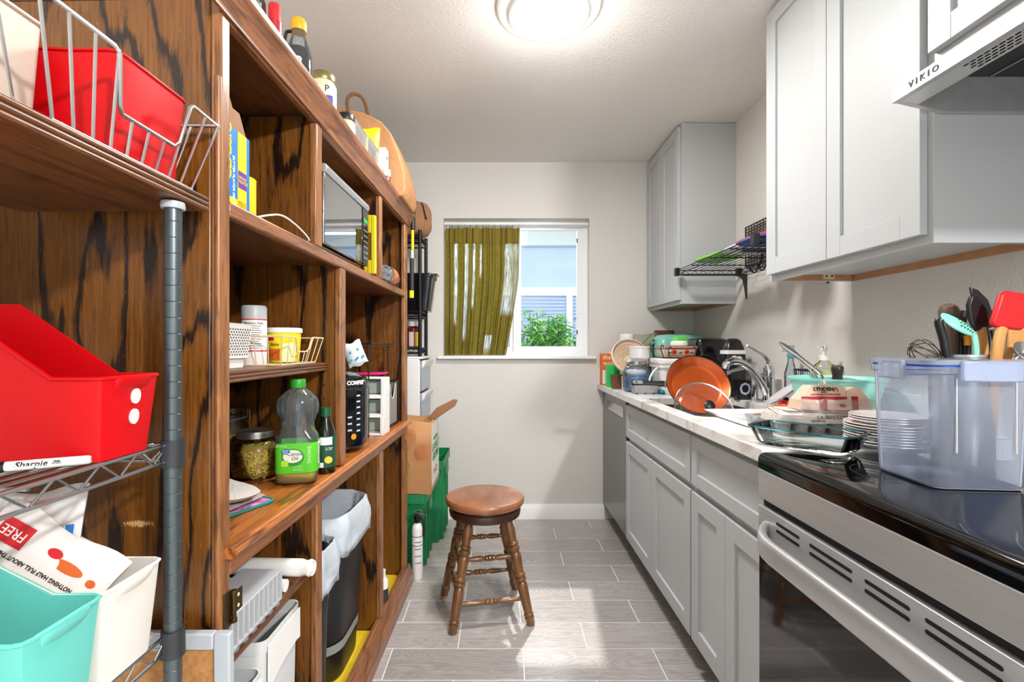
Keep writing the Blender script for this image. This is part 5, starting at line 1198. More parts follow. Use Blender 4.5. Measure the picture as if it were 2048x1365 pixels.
decal(gk, 'dark_green_side', mat('box_dkgreen', (0, 150, 44), .4), (.018, -.0353, .07), *CA, .036, .135)
wk = thing('wicker_cup', 'small brown wicker square cup beside the green tea box', 'cup', (.700, 2.96, ZK))
MB().tub([(.026, .026, 0), (.033, .033, .086)], .003, r=.008).build('cup_body', mat('wicker_brown', (120, 84, 52), .7, var=.3, vscale=60), wk)
gx = MB()
for k in range(1, 6): gx.tube([p for p in rrect(.0262+.0068*k/6, .0262+.0068*k/6, .086*k/6, .008, 3)], .0012, 5, True)
for k in range(-2, 3): gx.tube([(k*.011, -.0262, 0), (k*.0135, -.0332, .086)], .0012, 5)
gx.build('weave', mat('wicker_dark', (70, 46, 28), .7), wk)
bc = cyl('patterned_cup', 'white cup with blue flower pattern next to wicker cup', 'cup', .748, 2.93, ZK, [('cup_body', [(0, 0), (.021, 0), (.027, .078), (.025, .078), (.02, .005), (0, .005)], m_whitep, {})])
for k in range(7):
    a = -2.2+.35*(k % 4)+.1*k; z = .018+.022*(k % 3); r_ = .0225+z*.07
    decal(bc, 'blue_flower', mat('flower_blue', (20, 120, 190), .4), (r_*cos(a), r_*sin(a), z), (-sin(a), cos(a), 0), fy, .014, .013, ell=True, t=.0012)
cyl('tumbler', 'tall dark blue tumbler half hidden behind the big glass jar', 'cup', .892, 2.842, ZK, [('tumbler_body', [(0, 0), (.025, 0), (.027, .004), (.032, .16), (.030, .16), (.025, .006), (0, .006)], mat('bowl_navy', (24, 50, 100), .25, coat=.4), {'n': 28}), ('pale_band', [(.0302, .06), (.0307, .06), (.0316, .085), (.0311, .085)], m_prtw, {'n': 28, 'caps': (False, False)})])
br2 = thing('bread_basket', 'round cream ribbed proofing basket tilted behind the glass jar', 'basket', (.768, 2.912, 1.106), rot=(R(62), R(-14), R(12)))
pf = [(0, -.02)]
for k in range(9): r_ = .02+k*.0105; z = -.02+.035*((r_/.112)**2.2); pf += [(r_, z), (r_+.005, z+.004), (r_+.0095, z+.001)]
pf += [(.112, .022), (.114, .028), (.110, .031)]; MB().lathe(pf+[(.113, .02), (.09, -.008), (.05, -.026), (0, -.028)][:0], n=48, caps=(True, False)).build('basket_body', mat('rattan_cream', (236, 214, 190), .7), br2, solid=.004)
gvr = MB()
for k in range(1, 9): r_ = .018+k*.0105; z = -.02+.035*((r_/.112)**2.2); gvr.lathe([(r_-.0012, z+.0028), (r_+.0012, z+.0028)], n=48, caps=(False, False))
gvr.build('groove_shade', mat('rattan_groove', (196, 140, 104), .8), br2)
pcn = cyl('protein_tub', 'white canister with screw lid at the back near window wall', 'canister', .815, 3.15, ZK, [('canister_body', [(0, 0), (.042, 0), (.045, .006), (.045, .285), (0, .285)], m_whitep, {}), ('lid', [(0, .283), (.045, .283), (.046, .287), (.046, .33), (.043, .337), (0, .337)], m_whitep, {})])
decal(pcn, 'print_line', mat('print_navy', (30, 40, 70), .5), (-.01, -.0455, .235), *CA, .05, .012, bend=.046); decal(pcn, 'print_line', mat('print_navy', (30, 40, 70), .5), (-.025, -.0455, .20), *CA, .012, .05, bend=.046)
zb = pouch('zip_bag', 'clear zip bag of yellow chips with green slider in far corner', 'bag', uframe((.955, 3.215, 1.093), (1, .03, .08), (-.05, .06, 1)), .19, .33, .06, glass('zip_plastic', (244, 244, 238), .16, (240, 236, 220), .08, bump=.6, bscale=30))
ch = MB(); r_ = random.Random(9)
for k in range(110):
    c = Vector((r_.uniform(-.075, .075), r_.uniform(-.014, .014), r_.uniform(-.15, .10))); d1 = Vector((r_.gauss(0, 1), r_.gauss(0, .5), r_.gauss(0, 1))).normalized()*.016; d2 = d1.cross(Vector((r_.gauss(0, 1), 1, r_.gauss(0, 1)))).normalized()*.013; ch.mi = k % 2
    ch.add([c+d1, c+d2, c-d1, c-d2+d1.cross(d2).normalized()*.004], [(0, 1, 2), (0, 2, 3)])
ch.build('chips', [mat('chip_a', (232, 204, 126), .6), mat('chip_b', (206, 170, 84), .6)], zb, kind='stuff')
MB().tube([(-.035, -.012, .085), (.02, -.02, .135), (.055, -.012, .160)], .006, 8, flat=.6).build('zip_slider', mat('zip_green', (70, 180, 60), .4), zb)
bd = tag(MB().box(1.03, 3.262, ZK, 1.165, 3.282, 1.284).build('cutting_board', mat('board_brown', (98, 66, 46), .5), bev=.006), 'brown wooden cutting board leaning at window wall behind toaster', 'cutting board')
ts = thing('toaster', 'mint green rounded toaster in the far counter corner', 'toaster', (1.115, 3.07, ZK))
MB().loft([rrect(.15, .095, z, .05, 6) for z in (0, .01)]+[rrect(.153, .098, z, .05, 6) for z in (.02, .25)]+[rrect(.149, .094, .285, .05, 6), rrect(.138, .083, .312, .045, 6), rrect(.118, .065, .328, .035, 6), rrect(.08, .04, .332, .02, 6)]).build('toaster_body', mat('mint_enamel', (136, 206, 190), .3, coat=.4), ts, smooth=50)
MB().box(-.156, -.012, .16, -.150, .012, .30).build('lever_slot', m_black, ts); MB().box(-.178, -.02, .27, -.15, .02, .29).build('lever', mat('mint_dark', (90, 160, 150), .4), ts, bev=.003)
MB().box(-.09, -.018, .329, .09, -.006, .3335).box(-.09, .010, .329, .09, .022, .3335).build('bread_slot', m_black, ts)
# glass jar with lid, ramekin on it, clear tray in front
gj = cyl('mason_jar', 'large glass jar with steel lid and blue contents on counter', 'jar', .770, 2.765, ZK, [('glass', [(0, .002), (.066, .002), (.074, .012), (.076, .05), (.076, .115), (.066, .138), (.056, .145), (.056, .16)], glass('mason_glass', (232, 240, 246), .12, (225, 238, 250), .03, edge=.35), {'n': 44, 'caps': (True, False)}), ('lid', [(0, .157), (.058, .157), (.059, .16), (.059, .172), (.056, .175), (0, .175)], m_lid, {'n': 44})])
MB().lathe([(0, .006), (.062, .006), (.070, .02), (.070, .06), (.05, .085), (0, .09)], n=32).build('blue_packets', mat('packet_blue', (86, 150, 214), .4, var=.4, vscale=50), gj)
MB().grid(20, 10, lambda a, b: ((.06*sin(PI*b)*cos(2*PI*a))*(1+.1*sin(9*a+5*b)), .06*sin(PI*b)*sin(2*PI*a), .108-.028*cos(PI*b))).build('white_cloth', mat('cloth_white', (228, 226, 226), .8), gj, smooth=60)
cyl('ramekin', 'plain white ramekin standing on the lid of big glass jar', 'bowl', .785, 2.755, ZK+.1755, [('bowl_body', [(0, 0), (.044, 0), (.050, .014), (.057, .016), (.058, .070), (.060, .072), (.060, .083), (.056, .083), (.053, .02), (0, .018)], mat('ceramic_white', (226, 224, 226), .22, coat=.3), {'n': 44})])
tr_ = thing('clear_tray', 'low clear acrylic tray in front of the glass jar', 'tray', (.775, 2.635, ZK))
MB().tub([(.058, .032, .005), (.060, .034, .008), (.070, .040, .052)], .002, r=.006, n=3).build('shell', m_acr, tr_)
MB().tube([p for p in rrect(.070, .040, .052, .006, 3)], .0018, 6, True).build('rim', mat('acrylic_edge', (120, 134, 160), .2), tr_)
for x in (-.045, .0, .045): MB().lathe([(0, 0), (.006, 0), (.006, .0055), (0, .0055)], c=(x, -.022, 0), n=12).build('foot', mat('acrylic_foot', (60, 70, 96), .3), tr_)
tag(pad('teal_sponge', 'small teal sponge beside clear tray at the sink corner', 'sponge', (.868, 2.615, ZK), .1, .035, .05, .022, mat('sponge_teal', (0, 130, 150), .9)), None, None)
bk_ = thing('bucket', 'white square bucket with lid and loop handle behind orange pan', 'bucket', (.952, 2.68, ZK))
MB().loft([rrect(a, a, z, .03, 6) for a, z in ((.088, 0), (.092, .006), (.102, .142), (.110, .144), (.111, .162))]).build('bucket_body', m_whitep, bk_, smooth=40)
MB().loft([rrect(a, a, z, .03, 6) for a, z in ((.108, .162), (.114, .163), (.116, .170), (.116, .186), (.112, .1915), (.06, .1925))]).build('lid', mat('lid_white', (238, 233, 230), .35), bk_, smooth=40)
MB().tube(smooth_path([(-.112, -.06, .142), (-.142, -.075, .115), (-.158, -.08, .08), (-.150, -.08, .055), (-.118, -.075, .045)], 6), .006, 8, flat=.5).build('handle', mat('handle_white', (240, 244, 246), .3), bk_)
# flowered dish in its wire rack, on the bucket lid
fd = thing('baking_dish', 'white baking dish with orange flowers in black scrolled rack', 'dish', (.952, 2.645, ZK+.1935))
m_fl = mat('dish_cream', (240, 228, 210), .2, coat=.5)
MB().tub([(.078, .058, .006), (.082, .062, .012), (.093, .072, .062), (.098, .077, .066)], .004, r=.012).build('dish_body', m_fl, fd)
for x in (-.035, .032):
    decal(fd, 'flower', mat('flower_orange', (232, 90, 24), .4), (x, -.0705, .034), (1, 0, 0), (0, -.2, 1), .028, .026, ell=True, t=.001); decal(fd, 'flower_heart', mat('flower_red', (170, 40, 20), .4), (x, -.0718, .034), (1, 0, 0), (0, -.2, 1), .010, .010, ell=True, t=.001)
for x, c_ in ((-.06, 1), (0, 1), (.058, 1)): decal(fd, 'leaf_print', mat('leaf_olive', (120, 130, 70), .4), (x, -.0700, .030), (1, .0, .3), (0, -.2, 1), .022, .009, ell=True)
for z, w in ((.055, .17), (.013, .15)): decal(fd, 'red_band', mat('band_coral', (226, 110, 90), .4), (0, -.0628-(z-.012)*.2-.0006, z), (1, 0, 0), (0, -.2, 1), w, .006)
w_ = MB(); w_.tube([(-.105, -.084, .05), (.105, -.084, .05), (.105, .084, .05), (-.105, .084, .05)], .0022, 6, True).tube([(-.09, -.07, .004), (.09, -.07, .004), (.09, .07, .004), (-.09, .07, .004)], .0022, 6, True)
for sx_ in (-1, 1):
    for sy_2 in (-1, 1):
        w_.tube(smooth_path([(sx_*.09, sy_2*.07, .002), (sx_*.104, sy_2*.083, .03), (sx_*.112, sy_2*.088, .055), (sx_*.106, sy_2*.086, .070), (sx_*.097, sy_2*.084, .066), (sx_*.10, sy_2*.084, .057)], 4), .0024, 6)
    w_.tube(smooth_path([(sx_*.06, -.074, .006), (sx_*.072, -.088, .04), (sx_*.066, -.09, .062), (sx_*.056, -.09, .056)], 4), .002, 6)
w_.build('wire_rack', m_bw, fd)
cyl('soap_dish', 'white soap bar on top of the flowered baking dish', 'soap', .968, 2.645, ZK+.2665, [('soap_bar', [(0, -.006), (.038, -.006), (.045, -.002), (.045, .012), (.036, .020), (0, .022)], m_whitep, {})])
pad('dish_cloth', 'bright green folded dish cloth behind the white soap bar', 'cloth', (.995, 2.705, ZK+.262), .3, .085, .05, .05, mat('cloth_green', (96, 196, 90), .9, bump=.4, bscale=60), None, .004)
af = thing('air_fryer', 'glossy black countertop fryer behind the bucket by the wall', 'fryer', (1.180, 2.80, ZK))
MB().loft([rrect(.095, .115, z, .035, 6) for z in (0, .008)]+[rrect(.10, .12, z, .035, 6) for z in (.02, .27)]+[rrect(.094, .114, .292, .035, 6), rrect(.07, .09, .302, .03, 6)]).build('fryer_body', m_blk, af, smooth=50)
MB().box(-.085, -.1215, .03, .085, -.118, .17).build('drawer_front', m_black, af, bev=.001); MB().box(-.02, -.16, .09, .02, -.12, .12).build('handle', m_black, af, bev=.006)
cf = thing('coffee_bag', 'black domed coffee bag with white band behind the faucet', 'bag', (1.20, 2.515, ZK))
MB().loft([rrect(.052, .036, 0, .015, 5), rrect(.055, .040, .03, .015, 5), rrect(.055, .040, .20, .018, 5), rrect(.048, .036, .25, .02, 5), rrect(.036, .024, .285, .015, 5), rrect(.020, .010, .298, .008, 5)]).build('bag_body', mat('coffee_black', (26, 24, 22), .3, bump=.2, bscale=20, coat=.3), cf, smooth=50)
MB().loft([rrect(.0558, .0408, .218, .018, 5), rrect(.0545, .0400, .238, .019, 5)], False).build('white_band', m_prtw, cf)
for (x, z, w, h_) in ((-.012, .20, .03, .02), (.012, .196, .03, .022), (0, .185, .02, .016)): decal(cf, 'white_print', m_prtw, (x, -.0409, z), *CA, w, h_, ell=True)
# ---------------------------------------------------------------- sink area
m_cop = mat('copper_nonstick', (204, 88, 22), .3, .45, coat=.4); m_pano = mat('pan_outside', (40, 36, 36), .35, .4)
pan = thing('frying_pan', 'orange copper non-stick frying pan with black handle propped in the sink', 'pan', (.893, 2.20, 1.006), rot=(R(62), R(2), R(-2)))
MB().lathe([(0, -.040), (.105, -.040), (.118, -.034), (.138, -.002), (.143, .0), (.1425, .002)], n=64, caps=(True, False)).build('pan_outside', m_pano, pan)
MB().lathe([(0, -.036), (.103, -.036), (.114, -.031), (.136, -.001), (.1425, .002)], n=64, caps=(True, False)).build('pan_inside', m_cop, pan)
MB().tube([(.1425*cos(2*PI*k/64), .1425*sin(2*PI*k/64), .0018) for k in range(64)], .0022, 6, True).build('pan_rim', m_black, pan)
MB().lathe([(.1035, -.0355), (.106, -.0352)], n=64, caps=(False, False)).build('base_ring', mat('copper_light', (226, 130, 66), .3, .2), pan)
MB().box(-.156, -.014, -.020, -.136, .014, -.006).build('handle_bracket', m_chrome, pan, bev=.003)
hp_ = [(-.150, .013), (-.165, .014), (-.185, .0105), (-.275, .012), (-.293, .013), (-.300, .009)]
MB().loft([[Vector((x, p.x, p.y-.010)) for p in rrect(w, .0075, 0, .006, 4)] for x, w in hp_]).build('handle', m_black, pan, smooth=50)
decal(pan, 'steel_inlay', mat('steel', (190, 190, 190), .25, 1), (-.272, 0, -.0022), (1, 0, 0), (0, 1, 0), .046, .017, .0082); MB().lathe([(0, -.001), (.004, -.001), (.004, .0005), (0, .0005)], c=(-.278, 0, -.002), n=14).build('hang_hole', m_black, pan)
for a in (12, -22): MB().lathe([(0, 0), (.005, 0), (.004, .003), (0, .003)], n=12, M=Matrix.Translation((.124*cos(R(a)), .124*sin(R(a)), -.018)) @ Matrix.Rotation(R(-50), 4, 'Y')).build('rivet', m_cop, pan)
ld = thing('pan_lid', 'clear glass pan lid with steel rim leaning against orange pan', 'lid', (.852, 2.035, .910), rot=(R(60), 0, R(4)))
MB().lathe([(.123, 0), (.118, .006), (.095, .018), (.06, .028), (.02, .032), (0, .0325)], n=56, caps=(False, True)).build('glass', glass('lid_glass', (248, 244, 242), .03, rough=.02), ld)
MB().lathe([(.127, -.004), (.129, .0), (.127, .004), (.122, .002), (.122, -.003)], n=56, caps=(False, False)).build('steel_rim', m_chrome, ld)
MB().tube([(.106*cos(2*PI*k/48), .106*sin(2*PI*k/48), .0125) for k in range(48)], .001, 5, True).build('inner_ring', mat('ring_grey', (120, 90, 80), .3), ld)
MB().lathe([(0, .03), (.012, .032), (.012, .042), (.021, .046), (.022, .054), (.016, .059), (0, .060)], n=24).build('knob', m_black, ld)
sp_ = thing('saucepan', 'dark steel pan behind orange pan with long steel handle pointing to wall', 'pan', (1.03, 2.445, 1.030), rot=(R(72), 0, R(-8)))
MB().lathe([(0, -.03), (.085, -.03), (.098, -.02), (.108, .0), (.105, .0), (.094, -.016), (0, -.026)], n=48).build('pan_body', mat('pan_grey', (70, 66, 62), .3, .7), sp_)
MB().loft([[Vector((x, y+p.x, p.y+z)) for p in rrect(w, .004, 0, .003, 3)] for x, y, z, w in ((.10, .01, .0, .012), (.13, .025, .004, .008), (.20, .045, .008, .012), (.235, .058, .008, .013), (.245, .06, .008, .006))]).build('handle', m_chrome, sp_, smooth=50)
fa = thing('faucet', 'chrome kitchen faucet with curved spout and lever behind the sink', 'faucet', (1.232, 2.235, ZK))
m_c2 = m_chr
MB().loft([rrect(.03, .12, z, .028, 6) for z in (0, .006)]+[rrect(.025, .115, .010, .024, 6)]).build('deck_plate', m_c2, fa, smooth=40)
MB().lathe([(0, .008), (.028, .008), (.026, .02), (.023, .05), (.023, .105), (.0265, .112), (.0265, .118), (.023, .122), (.024, .15), (.016, .172), (0, .178)], n=28).build('faucet_body', m_c2, fa)
MB().tube(smooth_path([(-.008, 0, .035), (-.03, -.005, .075), (-.062, -.01, .118), (-.10, -.016, .158), (-.145, -.022, .184), (-.18, -.027, .190), (-.205, -.03, .182)], 7), [.018+.0*i for i in range(43)], 14).build('spout', m_c2, fa, smooth=60)
MB().lathe([(0, 0), (.0155, 0), (.0165, .012), (.0165, .03), (0, .03)], n=20, M=Matrix.Translation((-.208, -.031, .183)) @ Matrix.Rotation(R(-160), 4, 'Y')).build('aerator', m_c2, fa)
MB().tube(smooth_path([(.004, 0, .155), (.0, .0, .185), (-.02, -.003, .213), (-.055, -.006, .235), (-.085, -.008, .252), (-.105, -.01, .262)], 6), [.021, .020, .019, .018, .017, .016, .015, .014, .0135, .013, .0125, .012, .0115, .011, .011, .0105, .010, .010, .0095, .009, .009, .0085, .0085, .008, .008, .008, .008, .008, .0075, .007, .006][:31], 12, flat=.6).build('lever', m_c2, fa, smooth=60)
om = thing('square_mug', 'black square mug with a silver letter O behind the pan', 'mug', (1.172, 2.365, ZK))
MB().tub([(.030, .030, 0), (.032, .032, .01), (.033, .033, .092)], .004, r=.008).build('mug_body', m_black, om); text('O', .082, mat('letter_silver', (196, 208, 226), .35, .3), om, (0, -.0335, .050), *CA, bold=.0012, ext=.001, wx=.85)
cyl('steel_cup', 'small chrome cup between the letter mug and the faucet', 'cup', 1.205, 2.305, ZK, [('cup_body', [(0, 0), (.012, 0), (.014, .004), (.015, .072), (.013, .072), (.012, .006), (0, .006)], m_chr, {'n': 20})])
ty = thing('toy_car', 'tiny red and yellow toy car beside the faucet base', 'toy', (1.222, 2.185-.09, ZK))
MB().box(-.02, -.011, .006, .006, .011, .026).build('red_block', m_prtr, ty, bev=.001); MB().box(.004, -.011, .006, .028, .011, .022).build('yellow_block', m_prty, ty, bev=.001); MB().box(-.004, -.008, .022, .014, .008, .038).build('black_cab', m_black, ty, bev=.001)
for x in (-.012, .018):
    for y in (-.0125, .0125): MB().lathe([(0, -.002), (.006, -.002), (.006, .002), (0, .002)], n=12, M=Matrix.Translation((x, y, .006)) @ Matrix.Rotation(R(90), 4, 'X')).build('wheel', mat('wheel_yellow', (240, 190, 20), .5), ty)
cd = thing('sponge_caddy', 'two-tier navy wire caddy against the backsplash behind faucet', 'caddy', (1.262, 1.985, ZK))
m_nv = mat('navy_wire', (22, 26, 52), .4)
for z, t_ in ((.10, .02), (.055, .012), (.0, .012)):
    MB().loft([rrect(.030, .062, z, .006, 3), rrect(.031, .063, z+t_, .006, 3), rrect(.029, .061, z+t_, .006, 3), rrect(.028, .060, z, .006, 3)], False, True).build('band', m_nv, cd)
for k in range(9):
    y = -.058+k*.0145; MB().tube([(-.029, y, .005), (-.029, y, .16)], .0014, 6).build('upright', m_nv, cd)
for k in range(5):
    x = -.026+k*.013; MB().tube([(x, -.061, .005), (x, -.061, .16)], .0014, 6).build('upright', m_nv, cd)
MB().tube([p for p in rrect(.030, .062, .16, .006, 3)], .004, 6, True).build('band', m_nv, cd)
MB().box(-.02, -.05, .016, .02, -.01, .085).build('red_sponge', mat('sponge_red', (214, 70, 50), .9), cd, bev=.004); MB().box(-.02, .0, .016, .02, .045, .07).build('blue_sponge', mat('sponge_blue', (40, 90, 190), .9), cd, bev=.004)
spb = thing('spray_bottle', 'clear spray bottle with teal collar standing behind the tongs', 'bottle', (1.255, 2.105, ZK))
MB().lathe([(0, 0), (.024, 0), (.025, .005), (.025, .14), (.012, .19), (.011, .21)], n=24, caps=(True, False)).build('bottle_body', m_pet, spb); MB().lathe([(0, .205), (.013, .205), (.013, .235), (0, .236)], n=20).build('collar', mat('teal_collar', (60, 160, 170), .4), spb)
MB().box(-.035, -.008, .235, .014, .008, .262).build('spray_head', m_pet, spb, bev=.004)
sd_ = thing('soap_dispenser', 'clear pump dispenser with pale yellow soap behind the mint dishpan', 'soap dispenser', (1.248, 1.875, ZK))
MB().lathe([(0, .001), (.036, .001), (.040, .008), (.040, .165), (.034, .185), (.018, .200), (.015, .208)], n=32, caps=(True, False)).build('bottle_body', glass('soap_bottle', (240, 246, 244), .06, rough=.03, edge=.3), sd_)
MB().lathe([(0, .004), (.037, .006), (.037, .165), (0, .167)], n=28).build('soap', mat('soap_yellow', (222, 214, 130), .15), sd_)
MB().lathe([(0, .204), (.017, .204), (.0175, .208), (.0175, .222), (.006, .226), (.006, .245), (0, .245)], n=20).build('pump_collar', m_whitep, sd_)
MB().lathe([(0, .243), (.011, .243), (.012, .25), (.009, .262), (0, .264)], n=16).tube(smooth_path([(0, 0, .256), (-.02, -.01, .259), (-.035, -.016, .255)], 4), .004, 8).build('pump_head', m_whitep, sd_)
# large white tray over the near half of the sink
wt = thing('white_tray', 'large white plastic tray lying over near half of the sink', 'tray', (.985, 1.708, ZK))
MB().loft([rrect(.195, 0.177, 0, .03, 6), rrect(.203, 0.185, .006, .035, 6), rrect(.205, 0.187, .014, .036, 6), rrect(.192, 0.174, .015, .03, 6), rrect(.184, 0.166, .008, .026, 6), rrect(.165, 0.147, .007, .02, 6)]).build('tray_body', mat('tray_white', (240, 239, 241), .3, coat=.3), wt, smooth=40)
sdh = thing('small_dish', 'small grey dish with noodle scraps on the white tray', 'dish', (.862, 1.625, ZK+.0085))
MB().tub([(.034, .020, 0), (.040, .026, .022)], .0025, r=.012).build('dish_body', mat('dish_grey', (168, 168, 172), .3), sdh)
MB().box(-.036, -.021, .012, .036, .021, .014).build('brown_sauce', mat('sauce_brown', (120, 86, 52), .4, var=.3, vscale=60), sdh)
nd = MB()
for k in range(9):
    r_ = random.Random(k); a = Vector((r_.uniform(-.02, .025), r_.uniform(-.012, .012), .0155)); nd.tube([a, a+Vector((r_.uniform(-.008, .008), r_.uniform(-.006, .006), r_.uniform(0, .01))), a+Vector((r_.uniform(-.014, .014), r_.uniform(-.008, .008), r_.uniform(.0, .006)))], .0012, 5)
nd.build('noodle_scraps', mat('noodle', (206, 150, 70), .6), sdh, kind='stuff')
pl_ = thing('plate', 'white dinner plate propped on edge beside the teal dishpan', 'plate', (1.118, 1.925, .986), rot=(R(-13), R(-36), 0))
MB().lathe([(0, -.005), (.045, -.005), (.056, 0), (.075, .006), (.077, .008), (.073, .0095), (.052, .004), (0, 0)], n=48).build('plate_body', MATS['ceramic_white'], pl_)
decal(pl_, 'green_scrap', mat('scrap_green', (110, 130, 110), .7), (.045, -.03, .0055), (1, 0, 0), (0, 1, 0), .02, .022, ell=True, t=.002)
dp = thing('dishpan', 'round mint plastic dishpan standing behind potato packet', 'bowl', (1.142, 1.655, ZK+.016))
MB().lathe([(0, 0), (.098, 0), (.105, .006), (.136, .128), (.143, .130), (.144, .136), (.140, .137), (.133, .131), (.101, .008), (0, .005)], n=64).build('pan_body', mat('mint_plastic', (140, 212, 200), .4), dp)
pk = thing('steel_cover', 'steel pot cover with dark brown knob standing up out of mint dishpan', 'cookware', (1.150, 1.66, ZK+.1215), rot=(R(8), R(-6), 0))
MB().lathe([(0, .025), (.016, .025), (.015, .04), (.018, .052), (.0185, .066), (.015, .071), (0, .072)], n=24).build('knob', mat('knob_brown', (48, 34, 28), .35), pk)
MB().lathe([(.095, 0), (.098, .002), (.07, .017), (.02, .026), (0, .026)], n=40, caps=(False, True)).build('lid_disc', m_chr, pk)
tg = thing('tongs', 'steel kitchen tongs leaning out of the mint dishpan', 'tongs', (0, 0, 0))
for s in (-1, 1):
    p = [Vector((1.175, 1.735+.012*s, 1.00)), Vector((1.150, 1.765+.018*s, 1.075)), Vector((1.112, 1.80+.016*s, 1.128)), Vector((1.080, 1.825+.010*s, 1.165)), Vector((1.055, 1.84+.004*s, 1.192))]
    MB().tube(smooth_path(p, 5), [.0055]*12+[.007, .009, .010, .010, .010, .009, .008, .006, .004], 8, flat=.35, up=(0, 1, 0)).build('arm', m_chrome, tg, smooth=60)
# packet of potato patties, egg carton, glass dish
ec = thing('egg_carton', 'grey pulp egg carton with printed lid on counter behind glass dish', 'egg carton', (.955, 1.45, ZK))
m_pulp = mat('pulp_grey', (206, 196, 190), .9, bump=.5, bscale=160); m_pulp2 = mat('pulp_dark', (150, 142, 142), .95, bump=.5, bscale=160)
HC = .155
for i in range(6):
    for j in range(2):
        MB().lathe([(0, 0), (.014, 0), (.017, .004), (.0235, .036), (.0235, .038), (0, .038)], c=(-.130+i*.052, -.026+j*.052, 0), n=18).build('cup', m_pulp2, ec)
MB().loft([rrect(HC, .056, .036, .012, 4), rrect(HC+.001, .057, .040, .012, 4)]).build('tray_edge', m_pulp, ec)
lidE = MB().loft([rrect(HC+.001, .057, .040, .012, 4), rrect(HC-.003, .053, .060, .016, 5), rrect(HC-.012, .045, .072, .02, 5), rrect(HC-.02, .038, .074, .02, 5)]).build('lid', m_pulp, ec, smooth=50)
m_cp = mat('carton_print', (90, 84, 80), .8)
text('CA SEFS COMPLIANT', .0145, m_cp, lidE, (.02, -.0562, .0535), (1, 0, 0), (0, .2, 1)); text('GRADE AA', .009, m_cp, lidE, (-.045, -.0572, .0435), (1, 0, 0), (0, .2, 1))
fr2 = MB()
for (a, b_, c_, d_) in ((.085, .043, .14, .0437), (.085, .061, .14, .0617)): fr2.box(a, -.0578, b_, c_, -.0568, d_)
fr2.build('print_frame', m_cp, lidE)
ly = thing('potato_packet', 'opened hash brown packet with red bands lying on egg carton', 'packet', (.970, 1.435, ZK+.0745), R(-3))
m_card = mat('packet_card', (224, 192, 168), .6); m_film = glass('packet_film', (246, 244, 244), .22, (236, 232, 232), .1, bump=.9, bscale=45)
cp_ = [(-.105, 0), (-.10, .028), (-.072, .066), (-.066, .072), (.018, .070), (.024, .064), (.028, .042), (.030, .058), (.055, .066), (.066, .064), (.088, .036), (.098, .0)]
rng_ = [[Vector((x, -.038+.01*z/.07, z)) for x, z in cp_], [Vector((x, .03-.012*z/.07, z*.96)) for x, z in cp_]]
MB().loft(rng_).build('packet_body', m_card, ly, smooth=20)
def yf(z): return -.0384+.01*z/.07
for (x, z, w, h_) in ((-.035, .0345, .128, .0085), (-.038, .016, .020, .030), (.050, .020, .018, .040)): decal(ly, 'red_band', mat('packet_red', (170, 22, 34), .45), (x, yf(z)-.0004, z), (1, 0, 0), (0, .14, 1), w, h_)
text('LYNDEN', .0145, m_ink, ly, (-.035, yf(.058)-.0008, .060), (1, 0, 0), (0, .14, 1), bold=.0004); text('FARMS', .005, m_ink, ly, (-.035, yf(.052)-.0008, .0515), (1, 0, 0), (0, .14, 1))
text('HASH BROWN POTATO PATTIES', .0056, mat('packet_red2', (170, 22, 34), .45), ly, (-.030, yf(.044)-.0008, .0445), (1, 0, 0), (0, .14, 1), bold=.0001)
bn = MB(); Mf = frame((-.0, yf(.06)-.0012, .0525), (1, 0, 0), (0, .14, 1))
def fpoly(pts, z=.0006): bn.loft([[Mf @ Vector((p[0], p[1], 0)) for p in pts], [Mf @ Vector((p[0], p[1], z)) for p in pts]])
fpoly([(-.006, 0), (-.0035, 0), (-.0035, .006), (0, .009), (.0035, .006), (.0035, 0), (.006, 0), (.006, .007), (0, .0135), (-.006, .007)])
bn.build('barn_logo', MATS['packet_red2'], ly, smooth=0)
decal(ly, 'patty_print', MATS['packet_red2'], (.016, yf(.012)-.0005, .013), (1, 0, 0), (0, .14, 1), .020, .010, ell=True)
MB().grid(26, 8, lambda a, b: (-.108+.21*a, -.046-.006*sin(PI*b)+.003*sin(40*a+7*b), .0+.032*b+.003*sin(23*a))).build('film', m_film, ly, smooth=80)
MB().add([(.024, -.03, .045), (.052, -.034, .085), (.044, -.02, .062), (.030, -.01, .07)], [(0, 1, 2), (0, 2, 3)]).add([(-.06, -.03, .066), (-.03, -.028, .088), (-.02, -.02, .07)], [(0, 1, 2)]).build('film_flap', m_film, ly)
for nm, lab, c, rz in (('snack_packet', 'red and orange snack packet lying behind the plate by dishpan', (1.065, 1.815, ZK+.016), 20), ('snack_packet', 'orange snack packet poking out between carton and storage tub', (1.175, 1.475, ZK+.0005), -15)):
    pad(nm, lab, 'packet', c, R(rz), .10, .075, .022, mat('packet_orange', (236, 120, 60), .4, var=.6, vscale=30, bump=.4, bscale=40), None, .002, sd=len(lab))
gd = thing('glass_dish', 'rectangular clear glass baking dish at the counter edge by range', 'dish', (.782, 1.245, ZK+.0005), R(-55))
m_pyg = glass('pyrex_glass', (251, 254, 254), .0, rough=.01, ior=1.4, edge=.1, hcol=(170, 222, 226))
MB().tub([(.098, .055, 0), (.106, .062, .008), (.120, .074, .046)], .005, r=.03, n=6).build('dish_body', m_pyg, gd)
MB().tube([p for p in rrect(.121, .075, .047, .031, 7)], .0032, 8, True).build('rim', glass('pyrex_rim', (150, 214, 220), .1, (170, 225, 230), .02, ior=1.6), gd)
